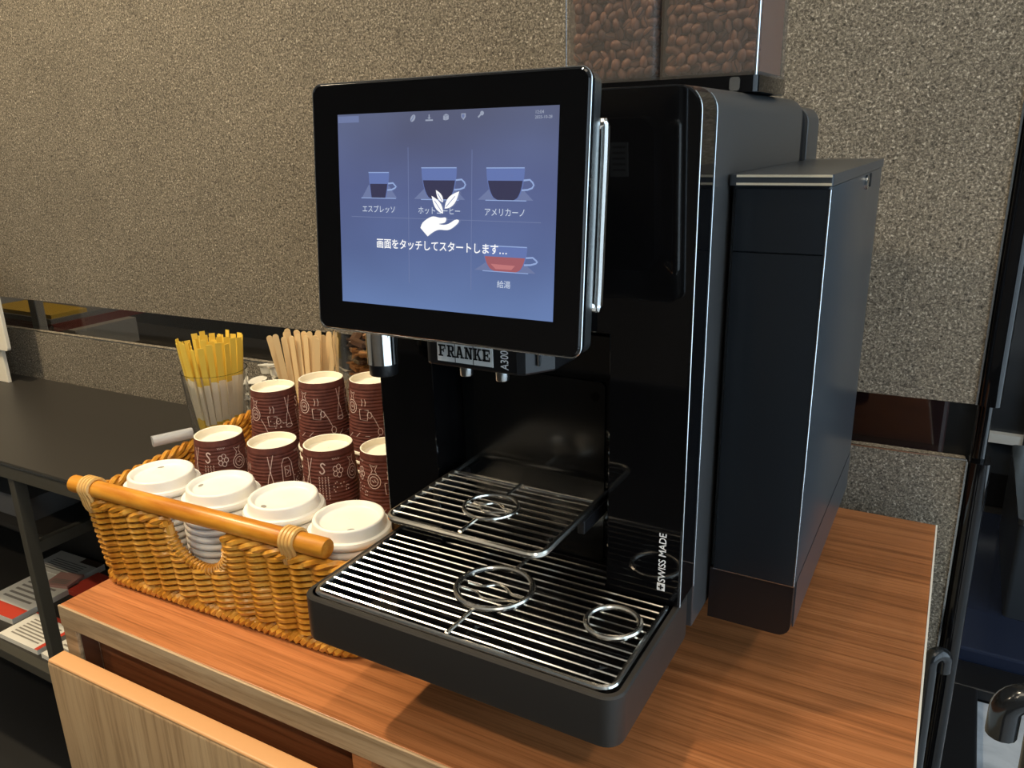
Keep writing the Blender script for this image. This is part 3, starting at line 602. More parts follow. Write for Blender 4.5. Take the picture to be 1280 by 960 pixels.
tag(fill.build('coffee_bean_fill', 'bean', None, True), 'mass of roasted coffee beans filling both hopper chambers', 'coffee beans', kind='stuff')

# ================================================================== MILK COOLER beside the machine
KX0, KX1, KY0, KY1, KZ0, KZ1 = 0.2725, 0.3395, 0.188, 0.503, -0.048, 0.3115
mc = tag(empty('milk_cooler', ((KX0 + KX1) / 2, 0.34, CT)), 'narrow dark grey milk cooler standing against the right side of the coffee machine', 'milk cooler')
MB().bbox(KX0, KX1, KY0 + 0.004, KY1, 0.0, KZ1 - 0.0085, 0.003, 'z', 3).build('body', 'cooler_satin', mc, True)
MB().prism([(KX0, -0.0015), (KX0, KZ0)] + arc(KX1 - 0.0108, KZ0 + 0.010, 0.010, 270, 360, 5) + [(KX1 - 0.0008, -0.0015)], lambda x, z: (x, KY1, z), lambda x, z: (x, KY0 + 0.003, z)).build('plinth', 'black_satin', mc, True)
MB().bbox(KX1 - 0.001, KX1 + 0.0002, KY0 + 0.012, KY1, KZ0 + 0.004, -0.0015, 0.002, 'x', 2).build('plinth_side', 'cooler_satin', mc)
dr = MB().bbox(KX0 + 0.003, KX1, KY0, KY0 + 0.005, 0.0, 0.257, 0.0015, 'z', 3).build('door', 'cooler_front', mc, True)
MB().bbox(KX0 + 0.003, KX1, KY0, KY0 + 0.005, 0.2582, KZ1 - 0.010, 0.0015, 'z', 3).build('upper_panel', 'cooler_front', mc, True)
MB().tube([(KX1 - 0.0004, KY0 + 0.0002, 0.0), (KX1 - 0.0004, KY0 + 0.0002, KZ1 - 0.010)], 0.0006, 6).build('bright_edge', 'trim_silver', mc, True)
MB().box(KX0 + 0.003, KX1, KY0 + 0.0006, KY0 + 0.0022, -0.0013, -0.0003).build('seam_trim', 'brushed_steel', mc)
ld = MB().bbox(KX0 - 0.0012, KX1 + 0.001, KY0 - 0.001, KY1, KZ1 - 0.0080, KZ1, 0.002, 'z', 3).build('lid', 'cooler_satin', mc, bevel=0.0006)
for z in (KZ1 - 0.0012, KZ1 - 0.0066): MB().box(KX0 + 0.004, KX1 + 0.0002, KY0 - 0.0016, KY0 - 0.0008, z - 0.0008, z + 0.0008).build('lid_trim', 'gold_trim', ld)
lk = MB().cyl((KX1 - 0.0005, 0.376, 0.2955), (KX1 + 0.0022, 0.376, 0.2955), 0.0062, n=24).build('lock', 'brushed_steel', mc, True)
MB().bbox(KX1 - 0.0002, KX1 + 0.0010, 0.404, 0.412, 0.290, 0.302, 0.003, 'x', 3).build('lock_hole', 'black_rubber', mc)
for x in (KX0 + 0.014, KX1 - 0.030):
    for y in (KY0 + 0.165, KY1 - 0.03): MB().lathe([(0, CT - KZ0), (0.010, CT - KZ0), (0.010, 0.002 + CT - KZ0), (0.007, 0.006 + CT - KZ0), (0.007, 0.001), (0, 0.001)], (x, y, KZ0), 16).build('foot', 'black_rubber', mc, True)

# ================================================================== WICKER BASKET
bk_ = tag(empty('wicker_basket', (-0.20, 0.23, CT)), 'honey-coloured wicker basket with rattan pole handle holding cups and lids', 'basket')
BZ0, BZ1 = CT + 0.004, -0.024
BOT = [(-0.016, 0.079), (-0.036, 0.402), (-0.395, 0.392), (-0.366, 0.062)]
RIM = [(-0.012, 0.073), (-0.030, 0.414), (-0.430, 0.402), (-0.376, 0.057)]
def quad_loop(C, r=0.030, n=6):
    pts = []
    for i in range(4):
        p = Vector(C[i]); a = (Vector(C[i - 1]) - p).normalized(); b = (Vector(C[(i + 1) % 4]) - p).normalized()
        for k in range(n + 1):
            t = k / n; q0 = p + a * r; q1 = p + b * r; pts.append(q0 * (1 - t) ** 2 + p * 2 * t * (1 - t) + q1 * t * t)
    return pts
LB, LR = quad_loop(BOT), quad_loop(RIM)
cl = [0]
for i in range(len(LB)): cl.append(cl[-1] + (LB[(i + 1) % len(LB)] - LB[i]).length)
PER = cl[-1]
def pt(s, t):
    s = (s % 1.0) * PER; i = 0
    while i < len(LB) - 1 and cl[i + 1] < s: i += 1
    k = (s - cl[i]) / max(cl[i + 1] - cl[i], 1e-9); j = (i + 1) % len(LB)
    b = LB[i] * (1 - k) + LB[j] * k; r = LR[i] * (1 - k) + LR[j] * k
    return b * (1 - t) + r * t
def frame_at(s, t):
    p = pt(s, t); d = (pt(s + 0.002, t) - pt(s - 0.002, t)).normalized(); return p, Vector((d.y, -d.x))   # outward normal for this winding
ctr = Vector((-0.2, 0.22))
p_, n_ = frame_at(0.1, 0.5); SGN = 1 if (p_ - ctr).dot(n_) > 0 else -1
NS = 50
def s_of_x(x):     # arc position on the front wall
    best = min(range(2000), key=lambda k: abs(pt(k / 2000, 0.5).x - x) + (0 if pt(k / 2000, 0.5).y < 0.1 else 9)); return best / 2000
SH = s_of_x(-0.2005)      # middle of the hand hole
HOLE_HW, HOLE_Z0 = 0.0370 / PER, -0.064
def hole_half(z):
    if z < HOLE_Z0: return 0
    k = min((z - HOLE_Z0) / 0.030, 1.0); return HOLE_HW * math.sqrt(1 - (1 - k) ** 2)
def at3(s, z, off=0.0):
    t = (z - BZ0) / (BZ1 - BZ0); p, n = frame_at(s, t); q = p + n * off * SGN; return Vector((q.x, q.y, z))
for k in range(NS):
    s = k / NS
    inside = abs(((s - SH + 0.5) % 1.0) - 0.5) < HOLE_HW
    z1 = BZ1
    if inside: z1 = HOLE_Z0 - 0.004
    MB().tube([at3(s, BZ0 - 0.002), at3(s, (BZ0 + z1) / 2), at3(s, z1)], 0.0030, 6).build('stake', 'wicker', bk_, True)
ROWS = 12; PITCH = (BZ1 - 0.004 - (BZ0 + 0.014)) / (ROWS - 1)
for r in range(ROWS):
    z = BZ0 + 0.014 + r * PITCH; hh = hole_half(z + 0.003)
    for ph in (0, 1):
        path = []
        if hh > 0: s0, s1, closed = SH + hh, SH + 1 - hh, False
        else: s0, s1, closed = 0.0, 1.0, True
        n = int(NS * 6 * (s1 - s0))
        for k in range(n if closed else n + 1):
            s = s0 + (s1 - s0) * k / n; a = PI * (s * NS + ph)
            path.append(at3(s, z + 0.0021 * math.sin(a), 0.0050 * math.cos(a)))
        MB().tube(path, 0.0028, 5, closed).build('weave_strand', 'wicker', bk_, True)
def twist(zc, rad, r, turns, name, s0, s1, m='wicker', strands=3, par=None):
    for q in range(strands):
        n = int(360 * (s1 - s0)); closed = s1 - s0 > 0.999; path = []
        for k in range(n if closed else n + 1):
            s = s0 + (s1 - s0) * k / n; a = 2 * PI * (turns * s + q / strands); path.append(at3(s, zc + rad * math.sin(a), rad * math.cos(a)))
        MB().tube(path, r, 6, closed).build(name, m, par or bk_, True)
twist(BZ0 + 0.003, 0.0042, 0.0042, 56, 'base_braid', 0.0, 1.0)
twist(BZ1 + 0.001, 0.0036, 0.0034, 30, 'rim_braid', SH + HOLE_HW, SH + 1 - HOLE_HW)
# wrapped border of the hand hole
hp = []
for k in range(25):
    a = PI * k / 24; hp.append(at3(SH + math.cos(a) * HOLE_HW * 1.02, HOLE_Z0 + 0.033 - 0.035 * math.sin(a) if 0 < k < 24 else BZ1))
hpb = MB().tube(hp, 0.0045, 8).build('hole_border', 'wicker', bk_, True)
for k in range(1, 24):
    c = hp[k]; t = (hp[k + 1] - hp[k - 1]).normalized(); u = Vector((0, 1, 0)); w = t.cross(u).normalized(); u = w.cross(t)
    MB().tube([c + (u * math.cos(q) + w * math.sin(q)) * 0.0050 + t * 0.0012 * math.sin(q) for q in (2 * PI * i / 10 for i in range(10))], 0.0012, 5, True).build('wrap', 'wicker', hpb, True)
MB().prism([(p.x, p.y) for p in quad_loop([(x * 0.99 - 0.002, y * 0.99 + 0.002) for x, y in BOT])], lambda x, y: (x, y, CT + 0.0015), lambda x, y: (x, y, CT + 0.005)).build('base', 'wicker', bk_)
# rattan pole with two bindings
HA, HB = Vector((-0.387, 0.0590, -0.0075)), Vector((-0.0395, 0.0760, -0.0075))
pole = MB().tube([HA, HA + (HB - HA) * 0.004, HA + (HB - HA) * 0.5, HB - (HB - HA) * 0.006, HB], [0.0082, 0.0094, 0.0094, 0.0096, 0.0086], 18).build('pole_handle', 'rattan', bk_, True)
dv = (HB - HA).normalized()
for f in (0.085, 0.885):
    c = HA + (HB - HA) * f
    for k in range(4):
        e = c + dv * (k - 1.5) * 0.0042; loopp = []
        for q in range(20):
            a = 2 * PI * q / 20; y = math.cos(a) * 0.0108; z = math.sin(a) * 0.0108
            if z < 0: z = z * (2.6 if k != 3 else 1.6); y = y * 0.8
            loopp.append(e + Vector((-0.05, 1, 0)) * y + Vector((0.004 * math.sin(a * 0.5), 0, 1)) * z)
        MB().tube(loopp, 0.0024, 6, True).build('binding', 'binding', pole, True)

# ================================================================== LIDS
def lid_mesh():
    b = MB(); b.lathe([(0.0385, 0.0), (0.0402, 0.0), (0.0408, 0.0010), (0.0408, 0.0042), (0.0400, 0.0052), (0.0396, 0.0064), (0.0362, 0.0070), (0.0352, 0.0090), (0.0344, 0.0160), (0.0336, 0.0176), (0.0318, 0.0180), (0.0302, 0.0172), (0.0290, 0.0140), (0.0262, 0.0128), (0.0120, 0.0136), (0.0004, 0.0140), (0.0004, 0.0128), (0.0290, 0.0116), (0.0340, 0.0060), (0.0385, 0.0040), (0.0385, 0.0)], n=48)
    b.cur = 1; b.add([(0.0225 + 0.0024 * math.cos(t), 0.0036 * math.sin(t), 0.01335) for t in (2 * PI * k / 12 for k in range(12))], [tuple(range(12))])
    return b.mesh('cup_lid', ['lid_white', 'print_grey'], True, angle=0.9)
lid_me = lid_mesh()
WHICH = ['left-hand', 'second from left', 'third from left', 'right-hand']
LIDS = [(-0.318, 0.1165, -0.0195), (-0.229, 0.1215, -0.0175), (-0.1425, 0.1260, -0.0150), (-0.0575, 0.1260, -0.0185)]
LP = 0.0082
for i, (x, y, z) in enumerate(LIDS):
    n = int((z - (CT + 0.0056)) / LP)
    zz = [z - 0.0 - k * LP for k in range(n + 1)]
    for k, q in enumerate(zz):
        o = put(lid_me, 'cup_lid', (x + (random.uniform(-.0006, .0006) if k else 0), y, q), (0, 0, random.uniform(0, 6.28) if k else 2.5 + i))
        tag(o, ('white plastic coffee cup lid topping the %s lid stack in the basket' if k == 0 else 'white plastic lid nested below the top of the %s lid stack') % WHICH[i], 'cup lid', 'white lids in the wicker basket')

# ================================================================== PAPER CUPS, stacked upside down
CUH, CR0, CR1 = 0.092, 0.0278, 0.0352
def cup_r(z): return CR0 + (CR1 - CR0) * (CUH - z) / CUH
def cup_meshes():
    s = MB(); prof = []
    N = 66
    for k in range(N + 1):
        z = 0.004 + (CUH - 0.004) * k / N; prof.append((cup_r(z) + (0.00035 * math.sin(z * 2 * PI / 0.0042) if 0.006 < z < CUH - 0.006 else 0), z))
    s.lathe(prof, n=40)
    e = MB(); rt = cup_r(CUH)
    e.lathe([(rt, CUH - 0.0005), (rt, CUH), (rt - 0.0008, CUH + 0.0006), (rt - 0.0018, CUH), (rt - 0.0022, CUH - 0.007), (rt - 0.006, CUH - 0.0080), (0.0005, CUH - 0.0066), (0.0005, CUH - 0.0072)], n=40)
    l = MB(); l.lathe([(CR1 - 0.0012, 0.0045), (CR1 + 0.0012, 0.0042), (CR1 + 0.0018, 0.002), (CR1 + 0.0010, 0.0), (CR1 - 0.0008, 0.0005), (CR1 - 0.0012, 0.0045)], n=40)
    # printed line drawings that run round the wall: (angle, height) polylines
    p = MB()
    def ln(pts, w=0.0008):
        L = []
        P = [Vector((a * 0.031, z)) for a, z in pts]
        for i, q in enumerate(P):
            t = (P[min(i + 1, len(P) - 1)] - P[max(i - 1, 0)])
            t = t.normalized() if t.length > 1e-9 else Vector((1, 0)); nn = Vector((-t.y, t.x)) * w / 2
            for c in (q + nn, q - nn):
                rr = cup_r(c.y) + 0.00055; aa = c.x / 0.031; L.append((rr * math.cos(aa), rr * math.sin(aa), c.y))
        p.add(L, [(2 * i, 2 * i + 1, 2 * i + 3, 2 * i + 2) for i in range(len(P) - 1)])
    def ring(a, z, ra, rz, n=14, a0=0, a1=2 * PI, w=0.0008): ln([(a + ra * math.cos(a0 + (a1 - a0) * k / n), z + rz * math.sin(a0 + (a1 - a0) * k / n)) for k in range(n + 1)], w)
    def bag(a):
        ring(a, 0.062, 0.26, 0.0085); ring(a, 0.062, 0.17, 0.0055, 10); ln([(a - 0.12, 0.0705), (a - 0.05, 0.0745), (a - 0.16, 0.081), (a, 0.0785), (a + 0.15, 0.081), (a + 0.05, 0.0745), (a + 0.12, 0.0705)]); ln([(a - 0.08, 0.063), (a, 0.0605), (a + 0.03, 0.064), (a + 0.09, 0.061)], 0.0009)
    def flask(a):
        ln([(a - 0.05, 0.083), (a + 0.03, 0.060)]); ln([(a + 0.16, 0.084), (a - 0.02, 0.062)]); ln([(a - 0.04, 0.062), (a - 0.14, 0.046), (a + 0.12, 0.044), (a + 0.04, 0.060)]); ring(a - 0.01, 0.045, 0.13, 0.0025, 10)
    def cupd(a):
        ln([(a - 0.2, 0.060), (a - 0.17, 0.047), (a + 0.12, 0.046), (a + 0.18, 0.059), (a - 0.2, 0.060)]); ring(a + 0.22, 0.053, 0.09, 0.004, 8); ln([(a - 0.1, 0.064), (a - 0.06, 0.069), (a - 0.1, 0.073)]); ln([(a + 0.05, 0.064), (a + 0.08, 0.069), (a + 0.04, 0.073)])
    def sack(a):
        ln([(a - 0.2, 0.072), (a - 0.22, 0.05), (a - 0.12, 0.040), (a + 0.14, 0.040), (a + 0.22, 0.05), (a + 0.2, 0.072), (a + 0.1, 0.078), (a - 0.1, 0.078), (a - 0.2, 0.072)]); ln([(a - 0.1, 0.068), (a + 0.1, 0.068), (a + 0.1, 0.056), (a - 0.1, 0.056), (a - 0.1, 0.068)]); ln([(a - 0.06, 0.065), (a + 0.05, 0.062), (a - 0.04, 0.059)], 0.0008)
    def words(a):
        for q in range(4):
            z = 0.036
            while z < 0.062:
                dz = 0.0022; ln([(a + q * 0.11, z), (a + q * 0.11 + 0.03, z + dz * .5), (a + q * 0.11, z + dz)], 0.0006); z += dz + 0.0009
        # the small letter mark above the words
        ln([(p.x, p.y) for p in smooth_path([(a + 0.27, 0.0760, 0), (a + 0.18, 0.0785, 0), (a + 0.10, 0.0762, 0), (a + 0.20, 0.0718, 0), (a + 0.22, 0.0684, 0), (a + 0.12, 0.0662, 0), (a + 0.04, 0.0690, 0)], 3)], 0.0015)
    def dots(a, n):
        g = random.Random(n)
        for k in range(14): ring(a + g.uniform(-0.3, 0.3), 0.050 + g.uniform(-0.006, 0.006), 0.012, 0.0004, 5, w=0.0008)
    def spoon(a): ln([(a - 0.2, 0.056), (a - 0.05, 0.048), (a + 0.1, 0.036)]); ring(a + 0.14, 0.031, 0.09, 0.0045, 10)
    def plant(a):
        for q in range(5): ring(a + 0.12 * math.cos(q * 1.256), 0.068 + 0.005 * math.sin(q * 1.256), 0.08, 0.003, 8)
    def script(a): ln([(a + k * 0.035, 0.0825 + 0.0011 * ((-1) ** k)) for k in range(9)], 0.0006)
    words(0.0); script(0.55); plant(0.72); dots(0.8, 1); bag(1.35); cupd(1.95); spoon(2.4); flask(2.9); sack(3.55); dots(3.9, 2); script(4.0); bag(4.4); flask(5.85); cupd(5.2); spoon(4.9); dots(5.4, 3)
    for k in range(16): ln([(k * 0.393, 0.022 + 0.002 * (k % 3)), (k * 0.393 + 0.18, 0.026 + 0.002 * ((k + 1) % 3))], 0.0006)
    return s.mesh('sleeve', 'cup_brown', True), e.mesh('cup_bottom', 'cup_white', True), l.mesh('lip', 'cup_white', True), p.mesh('printed_drawing', 'cup_print')
CM = cup_meshes()
def cup(x, y, ztop, rot, label, group, full=True):
    t = tag(empty('paper_cup', (x, y, ztop - CUH)), label, 'paper cup', group); t.rotation_euler = (0, 0, rot)
    for nm, me in zip(('sleeve', 'bottom', 'lip', 'printed_drawing'), CM):
        if not full and nm == 'printed_drawing': continue
        o = bpy.data.objects.new(nm, me); COL.objects.link(o); o.parent = t; WO[o.name] = Vector((x, y, ztop - CUH))
    return t
CUPS = [  # x, y, z of the upturned bottom, rotation, which stack
    (-0.3300, 0.2080, 0.0090, -1.35, 'front row, leftmost stack'), (-0.2535, 0.2200, 0.0090, 2.45, 'front row, second stack from left'), (-0.1835, 0.2380, 0.0120, -1.25, 'front row, third stack from left'), (-0.1150, 0.2560, 0.0135, -1.05 + 4.6, 'front row, half behind the machine'),
    (-0.3435, 0.3130, 0.0370, 0.2, 'back row, leftmost and lowest stack'), (-0.2705, 0.3270, 0.0540, 3.25, 'back row, tall middle stack'), (-0.2040, 0.3470, 0.0570, 3.05, 'back row, tall stack beside the chrome tube')]
for (x, y, z, rot, wh) in CUPS:
    k = 0
    while z - CUH - k * 0.0125 > CT + 0.0065:
        cup(x, y, z - k * 0.0125, rot + k * 0.9, ('brown printed paper cup upside down on top, ' if k == 0 else 'brown paper cup nested under the top, ') + wh, 'upturned brown paper cups in the basket', k == 0); k += 1

# ================================================================== BLACK SIDE TABLE WITH MAGAZINE SHELVES
TZ = -0.150
st = tag(empty('side_table', (-0.95, 0.40, FL)), 'black side table on a metal frame with open magazine shelves', 'table')
tp = MB().box(-1.75, -0.385, 0.246, 0.596, TZ - 0.006, TZ)
for v in tp.v:
    if v.y > 0.5: v.y = 0.600 + 0.042 * (v.x + 0.385)
    else: v.y += 0.019 * (v.x + 0.70)
tp.build('table_top', 'table_black', st, bevel=0.001)
fr_ = MB().box(-1.75, -0.385, 0.2455, 0.262, TZ - 0.030, TZ - 0.006)
for v in fr_.v: v.y += 0.019 * (v.x + 0.70)
fr_.build('front_rail', 'frame_metal', st, bevel=0.0008)
ft = MB().box(-1.75, -0.385, 0.2447, 0.2462, TZ - 0.0064, TZ - 0.0034)
for v in ft.v: v.y += 0.019 * (v.x + 0.70)
ft.build('bright_edge', 'brushed_steel', st)
for x in (-1.70, -0.9055, -0.40):
    MB().box(x - 0.0085, x + 0.0085, 0.2440, 0.264, FL, TZ - 0.030).build('leg', 'frame_metal', st, bevel=0.0008)
    MB().box(x - 0.008, x + 0.008, 0.505, 0.535, FL, TZ - 0.006).build('leg', 'frame_metal', st, bevel=0.0008)
for z in (-0.325, -0.590):
    for x in (-1.70, -0.9055, -0.40): MB().box(x - 0.008, x + 0.008, 0.264, 0.505, z, z + 0.020).build('side_rail', 'frame_metal', st)
MB().box(-1.70, -0.40, 0.2445, 0.262, -0.590, -0.570).build('front_rail', 'frame_metal', st, bevel=0.0008)
MB().box(-1.70, -0.40, 0.262, 0.535, -0.586, -0.572).build('shelf', 'table_black', st)
MB().box(-1.70, -0.93, 0.300, 0.535, -0.335, -0.325).build('shelf', 'table_black', st)
MB().box(-1.70, -0.40, 0.536, 0.540, FL + 0.1, TZ - 0.03).build('back_panel', 'table_black', st)
def slab(name, corners, z, th, m, label, cat, group=None, extra=()):
    b = MB().loft([[(x, y, z) for x, y in corners], [(x, y, z + th) for x, y in corners]], True, True)
    o = b.build(name, m); tag(o, label, cat, group)
    P = [Vector(c) for c in corners]
    for (u0, u1, v0, v1, mm, nm) in extra:   # flat print on the cover, in corner-to-corner fractions
        def q(u, v): a = P[0] * (1 - u) + P[1] * u; b2 = P[3] * (1 - u) + P[2] * u; c = a * (1 - v) + b2 * v; return (c.x, c.y, z + th + 0.0006)
        MB().add([q(u0, v0), q(u1, v0), q(u1, v1), q(u0, v1)], [(0, 1, 2, 3)]).build(nm, mm, o)
    return o
lines = [(0.15, 0.85, 0.15 + 0.09 * k, 0.19 + 0.09 * k, 'print_grey', 'text_line') for k in range(8)]
MZ = -0.5715
def rect(cx, cy, w, h, a):
    c, s = math.cos(a), math.sin(a); return [(cx + x * c - y * s, cy + x * s + y * c) for x, y in ((-w / 2, -h / 2), (w / 2, -h / 2), (w / 2, h / 2), (-w / 2, h / 2))]
slab('magazine', rect(-1.215, 0.375, 0.13, 0.15, 0.05), MZ, 0.012, 'paper_white', 'white leaflet with a wide red stripe on the lower shelf, left of the leg', 'magazine', 'leaflets on the lower shelf', [(0, 1, 0, 0.22, 'print_red', 'stripe')] + lines[2:])
slab('magazine', rect(-1.065, 0.310, 0.125, 0.085, 0.02), MZ, 0.010, 'paper_white', 'white leaflet with a thin red top edge nearest the shelf front', 'magazine', 'leaflets on the lower shelf', [(0, 1, 0.88, 1, 'print_red', 'stripe'), (0.92, 1, 0, 1, 'print_red', 'stripe')] + lines[:7])
slab('magazine', rect(-0.945, 0.320, 0.085, 0.105, 0.0), MZ, 0.010, 'paper_white', 'small white leaflet tucked between the table leg and the cabinet', 'magazine', 'leaflets on the lower shelf', [(0, 1, 0.9, 1, 'print_red', 'stripe')] + lines[:7])
slab('magazine', rect(-1.250, 0.485, 0.15, 0.075, 0.05), MZ, 0.014, 'paper_white', 'white magazine with a dark strip lying at the back of the lower shelf', 'magazine', 'leaflets on the lower shelf', [(0.6, 1, 0.75, 1, 'packet_dark', 'strip')] + lines[:6])
slab('magazine', rect(-1.085, 0.462, 0.15, 0.075, 0.0), MZ, 0.012, 'print_red', 'red brochure with a green panel beside the cabinet', 'magazine', 'leaflets on the lower shelf', [(0.35, 0.75, 0.2, 0.6, 'print_green', 'panel'), (0.8, 1, 0, 1, 'paper_white', 'panel')])
slab('magazine', rect(-1.190, 0.440, 0.06, 0.05, 0.3), MZ + 0.0125, 0.006, 'print_pink', 'small pinkish leaflet lying across the other leaflets', 'magazine', 'leaflets on the lower shelf', lines[:4])
slab('magazine', rect(-1.020, 0.394, 0.09, 0.055, -0.1), MZ, 0.008, 'print_grey', 'grey and white leaflet in front of the red brochure', 'magazine', 'leaflets on the lower shelf', [(0.1, 0.5, 0.1, 0.5, 'paper_white', 'panel'), (0.55, 0.8, 0.2, 0.5, 'packet_dark', 'panel')])
slab('storage_box', rect(-1.16, 0.40, 0.26, 0.16, 0.03), -0.3248, 0.045, 'book_grey', 'low grey box on the upper shelf of the black table', 'box')
# white display board on a foot, at the left end of the table
wsd = tag(empty('display_board', (-1.42, 0.515, TZ)), 'white rounded display board on a foot at the left end of the black table', 'display board')
MB().bbox(-1.62, -1.328, 0.498, 0.506, -0.072, 0.140, 0.008, 'y', 4).build('board', 'stand_white', wsd, bevel=0.001)
MB().box(-1.54, -1.372, 0.507, 0.515, TZ, -0.06).build('foot', 'stand_white', wsd, bevel=0.001)

# ================================================================== SUGAR, CREAM, STIRRERS
def glass(name, c, prof_out, th, label, cat):
    inn = [(max(r - th, 0.0005), z) for r, z in reversed(prof_out)]
    inn = [(r, max(z, prof_out[0][1] + 0.006)) for r, z in inn]
    b = MB().lathe([(0.0005, prof_out[0][1])] + prof_out + inn + [(0.0005, prof_out[0][1] + 0.006)], c, 40)
    return tag(b.build(name, 'clear_glass', None, True, angle=0.8), label, cat)
GX, GY = -0.531, 0.376
glass('glass_tumbler', (GX, GY, TZ), [(0.030, 0.0), (0.034, 0.02), (0.042, 0.09), (0.0480, 0.170)], 0.0022, 'clear glass tumbler full of yellow-topped sugar sticks on the black table', 'glass')
stick = MB(); L0 = 0.182
stick.cur = 0; stick.loft([[(x, y, z) for x, y in ((-0.0042, -0.0010), (0.0042, -0.0010), (0.0042, 0.0010), (-0.0042, 0.0010))] for z in (0.0, 0.062)], True, False)
stick.cur = 1; stick.loft([[(x, y, z) for x, y in ((-0.0042, -0.0010), (0.0042, -0.0010), (0.0042, 0.0010), (-0.0042, 0.0010))] for z in (0.062, 0.125)])
stick.cur = 0; stick.loft([[(x, y, z) for x, y in ((-0.0042, -0.0010), (0.0042, -0.0010), (0.0042, 0.0010), (-0.0042, 0.0010))] for z in (0.125, 0.155)])
stick.loft([[(x, y, z) for x, y in ((-0.0043, -w), (0.0043, -w), (0.0043, w), (-0.0043, w))] for z, w in ((0.155, 0.0010), (L0, 0.0004))], False, True)
stick_me = stick.mesh('sugar_stick', ['sugar_yellow', 'sugar_white'])
rs = random.Random(5)
k = 0
for rr, n in ((0.0245, 22), (0.0165, 15), (0.0080, 7)):
    for q in range(n):
        a = 2 * PI * q / n + rr * 40; x = GX + rr * math.cos(a); y = GY + rr * math.sin(a); tl = rr / 0.0235 * 0.105 + rs.uniform(-0.01, 0.01)
        o = put(stick_me, 'sugar_stick', (x, y, TZ + 0.028 + rs.uniform(0, 0.012)), (0, 0, 0))
        axis = Vector((-math.sin(a), math.cos(a), 0)); o.rotation_euler = (Matrix.Rotation(tl, 3, axis) @ Matrix.Rotation(a + PI / 2 + rs.uniform(-0.5, 0.5), 3, 'Z')).to_euler()
        tag(o, 'slim sugar stick with yellow top standing in the glass tumbler', 'sugar stick', 'sugar sticks in the tumbler')
# creamers in a glass bowl
QX, QY = -0.520, 0.468
glass('glass_jar', (QX, QY, TZ), [(0.030, 0.0), (0.036, 0.01), (0.040, 0.06), (0.042, 0.115)], 0.0022, 'clear glass filled with white creamer pods behind the sugar glass', 'glass')
pod = MB().lathe([(0.0005, 0.0), (0.0090, 0.0005), (0.0105, 0.003), (0.0125, 0.0135), (0.0150, 0.0140), (0.0150, 0.0150), (0.0005, 0.0156)], n=20)
pod.loft([[(0.012, -0.004, 0.0138), (0.020, -0.0025, 0.0142), (0.020, 0.0025, 0.0142), (0.012, 0.004, 0.0138)], [(0.012, -0.004, 0.0152), (0.020, -0.0025, 0.0152), (0.020, 0.0025, 0.0152), (0.012, 0.004, 0.0152)]], True, True)
pod_me = pod.mesh('creamer_pod', 'creamer_white', True)
for lv in range(7):
    for q in range(3):
        a = 2 * PI * q / 3 + lv * 1.1; r = 0.0165
        if lv == 6 and q == 2: continue
        o = put(pod_me, 'creamer_pod', (QX + r * math.cos(a), QY + r * math.sin(a), TZ + 0.012 + lv * 0.0205), (rs.uniform(-0.5, 0.5), rs.uniform(-0.5, 0.5), rs.uniform(0, 6)))
        tag(o, 'small white creamer pod in the glass behind the sugar sticks', 'creamer pod', 'creamer pods in the glass')
# wooden stirrers in a tall glass
SX_, SY_ = -0.418, 0.452
glass('glass_tumbler', (SX_, SY_, TZ), [(0.026, 0.0), (0.030, 0.02), (0.036, 0.120)], 0.0020, 'clear glass holding wooden stirrers behind the cup stacks', 'glass')
sm = MB().bbox(-0.0044, 0.0044, -0.0007, 0.0007, 0.0, 0.205, 0.004, 'y', 4); stir_me = sm.mesh('wooden_stirrer', 'stirrer_wood')
k = 0
for row in range(3):
    for q in range(9):
        u = (q - 4) / 4; x = SX_ + u * 0.0225 * (1 - 0.12 * abs(row - 1)); y = SY_ + (row - 1) * 0.010
        if abs(u) > 0.8 and row != 1: continue
        o = put(stir_me, 'wooden_stirrer', (x, y, TZ + 0.010 + rs.uniform(0, 0.010)), (rs.uniform(-0.03, 0.03), u * 0.155 + rs.uniform(-0.02, 0.02), rs.uniform(-0.35, 0.35) + 0.4))
        tag(o, 'pale wooden stirrer with rounded tip standing behind the cup stacks', 'stirrer', 'wooden stirrers')
# jar of brown wrapped packets on the counter, partly behind the display
JX, JY = -0.290, 0.470
glass('glass_jar', (JX, JY, CT), [(0.050, 0.0), (0.056, 0.015), (0.062, 0.10), (0.066, 0.190), (0.062, 0.215)], 0.0025, 'wide clear jar of brown wrapped sweets behind the paper cups', 'jar')
pk = MB(); pk.loft([[(x, y * w, z * w) for y, z in ((-0.007, -0.003), (0, -0.0055), (0.007, -0.003), (0.007, 0.003), (0, 0.0055), (-0.007, 0.003))] for x, w in ((-0.014, 0.6), (-0.0105, 1.0), (0.0105, 1.0), (0.014, 0.6))], True, True)
for sx in (-1, 1): pk.loft([[(sx * x, y, z) for y, z in ((-w, -0.001), (w, -0.001), (w, 0.001), (-w, 0.001))] for x, w in ((0.0135, 0.003), (0.020, 0.0075))], True, True)
pkA = pk.mesh('wrapped_sweet', 'packet_brown'); pkB = pk.mesh('wrapped_sweet', 'packet_dark')
for lv in range(15):
    for q in range(7):
        a = 2 * PI * q / 7 + lv * 0.45; r = 0.034
        o = put(pkA if rs.random() < 0.55 else pkB, 'wrapped_sweet', (JX + r * math.cos(a), JY + r * math.sin(a), CT + 0.015 + lv * 0.0125), (rs.uniform(-0.25, 0.25), rs.uniform(-0.35, 0.35), a + PI / 2 + rs.uniform(-0.3, 0.3)))
        dk = o.data is pkB; tag(o, 'dark brown wrapped sweet in the wide clear jar' if dk else 'tan brown wrapped sweet in the wide clear jar', 'sweet', 'wrapped sweets in the jar')
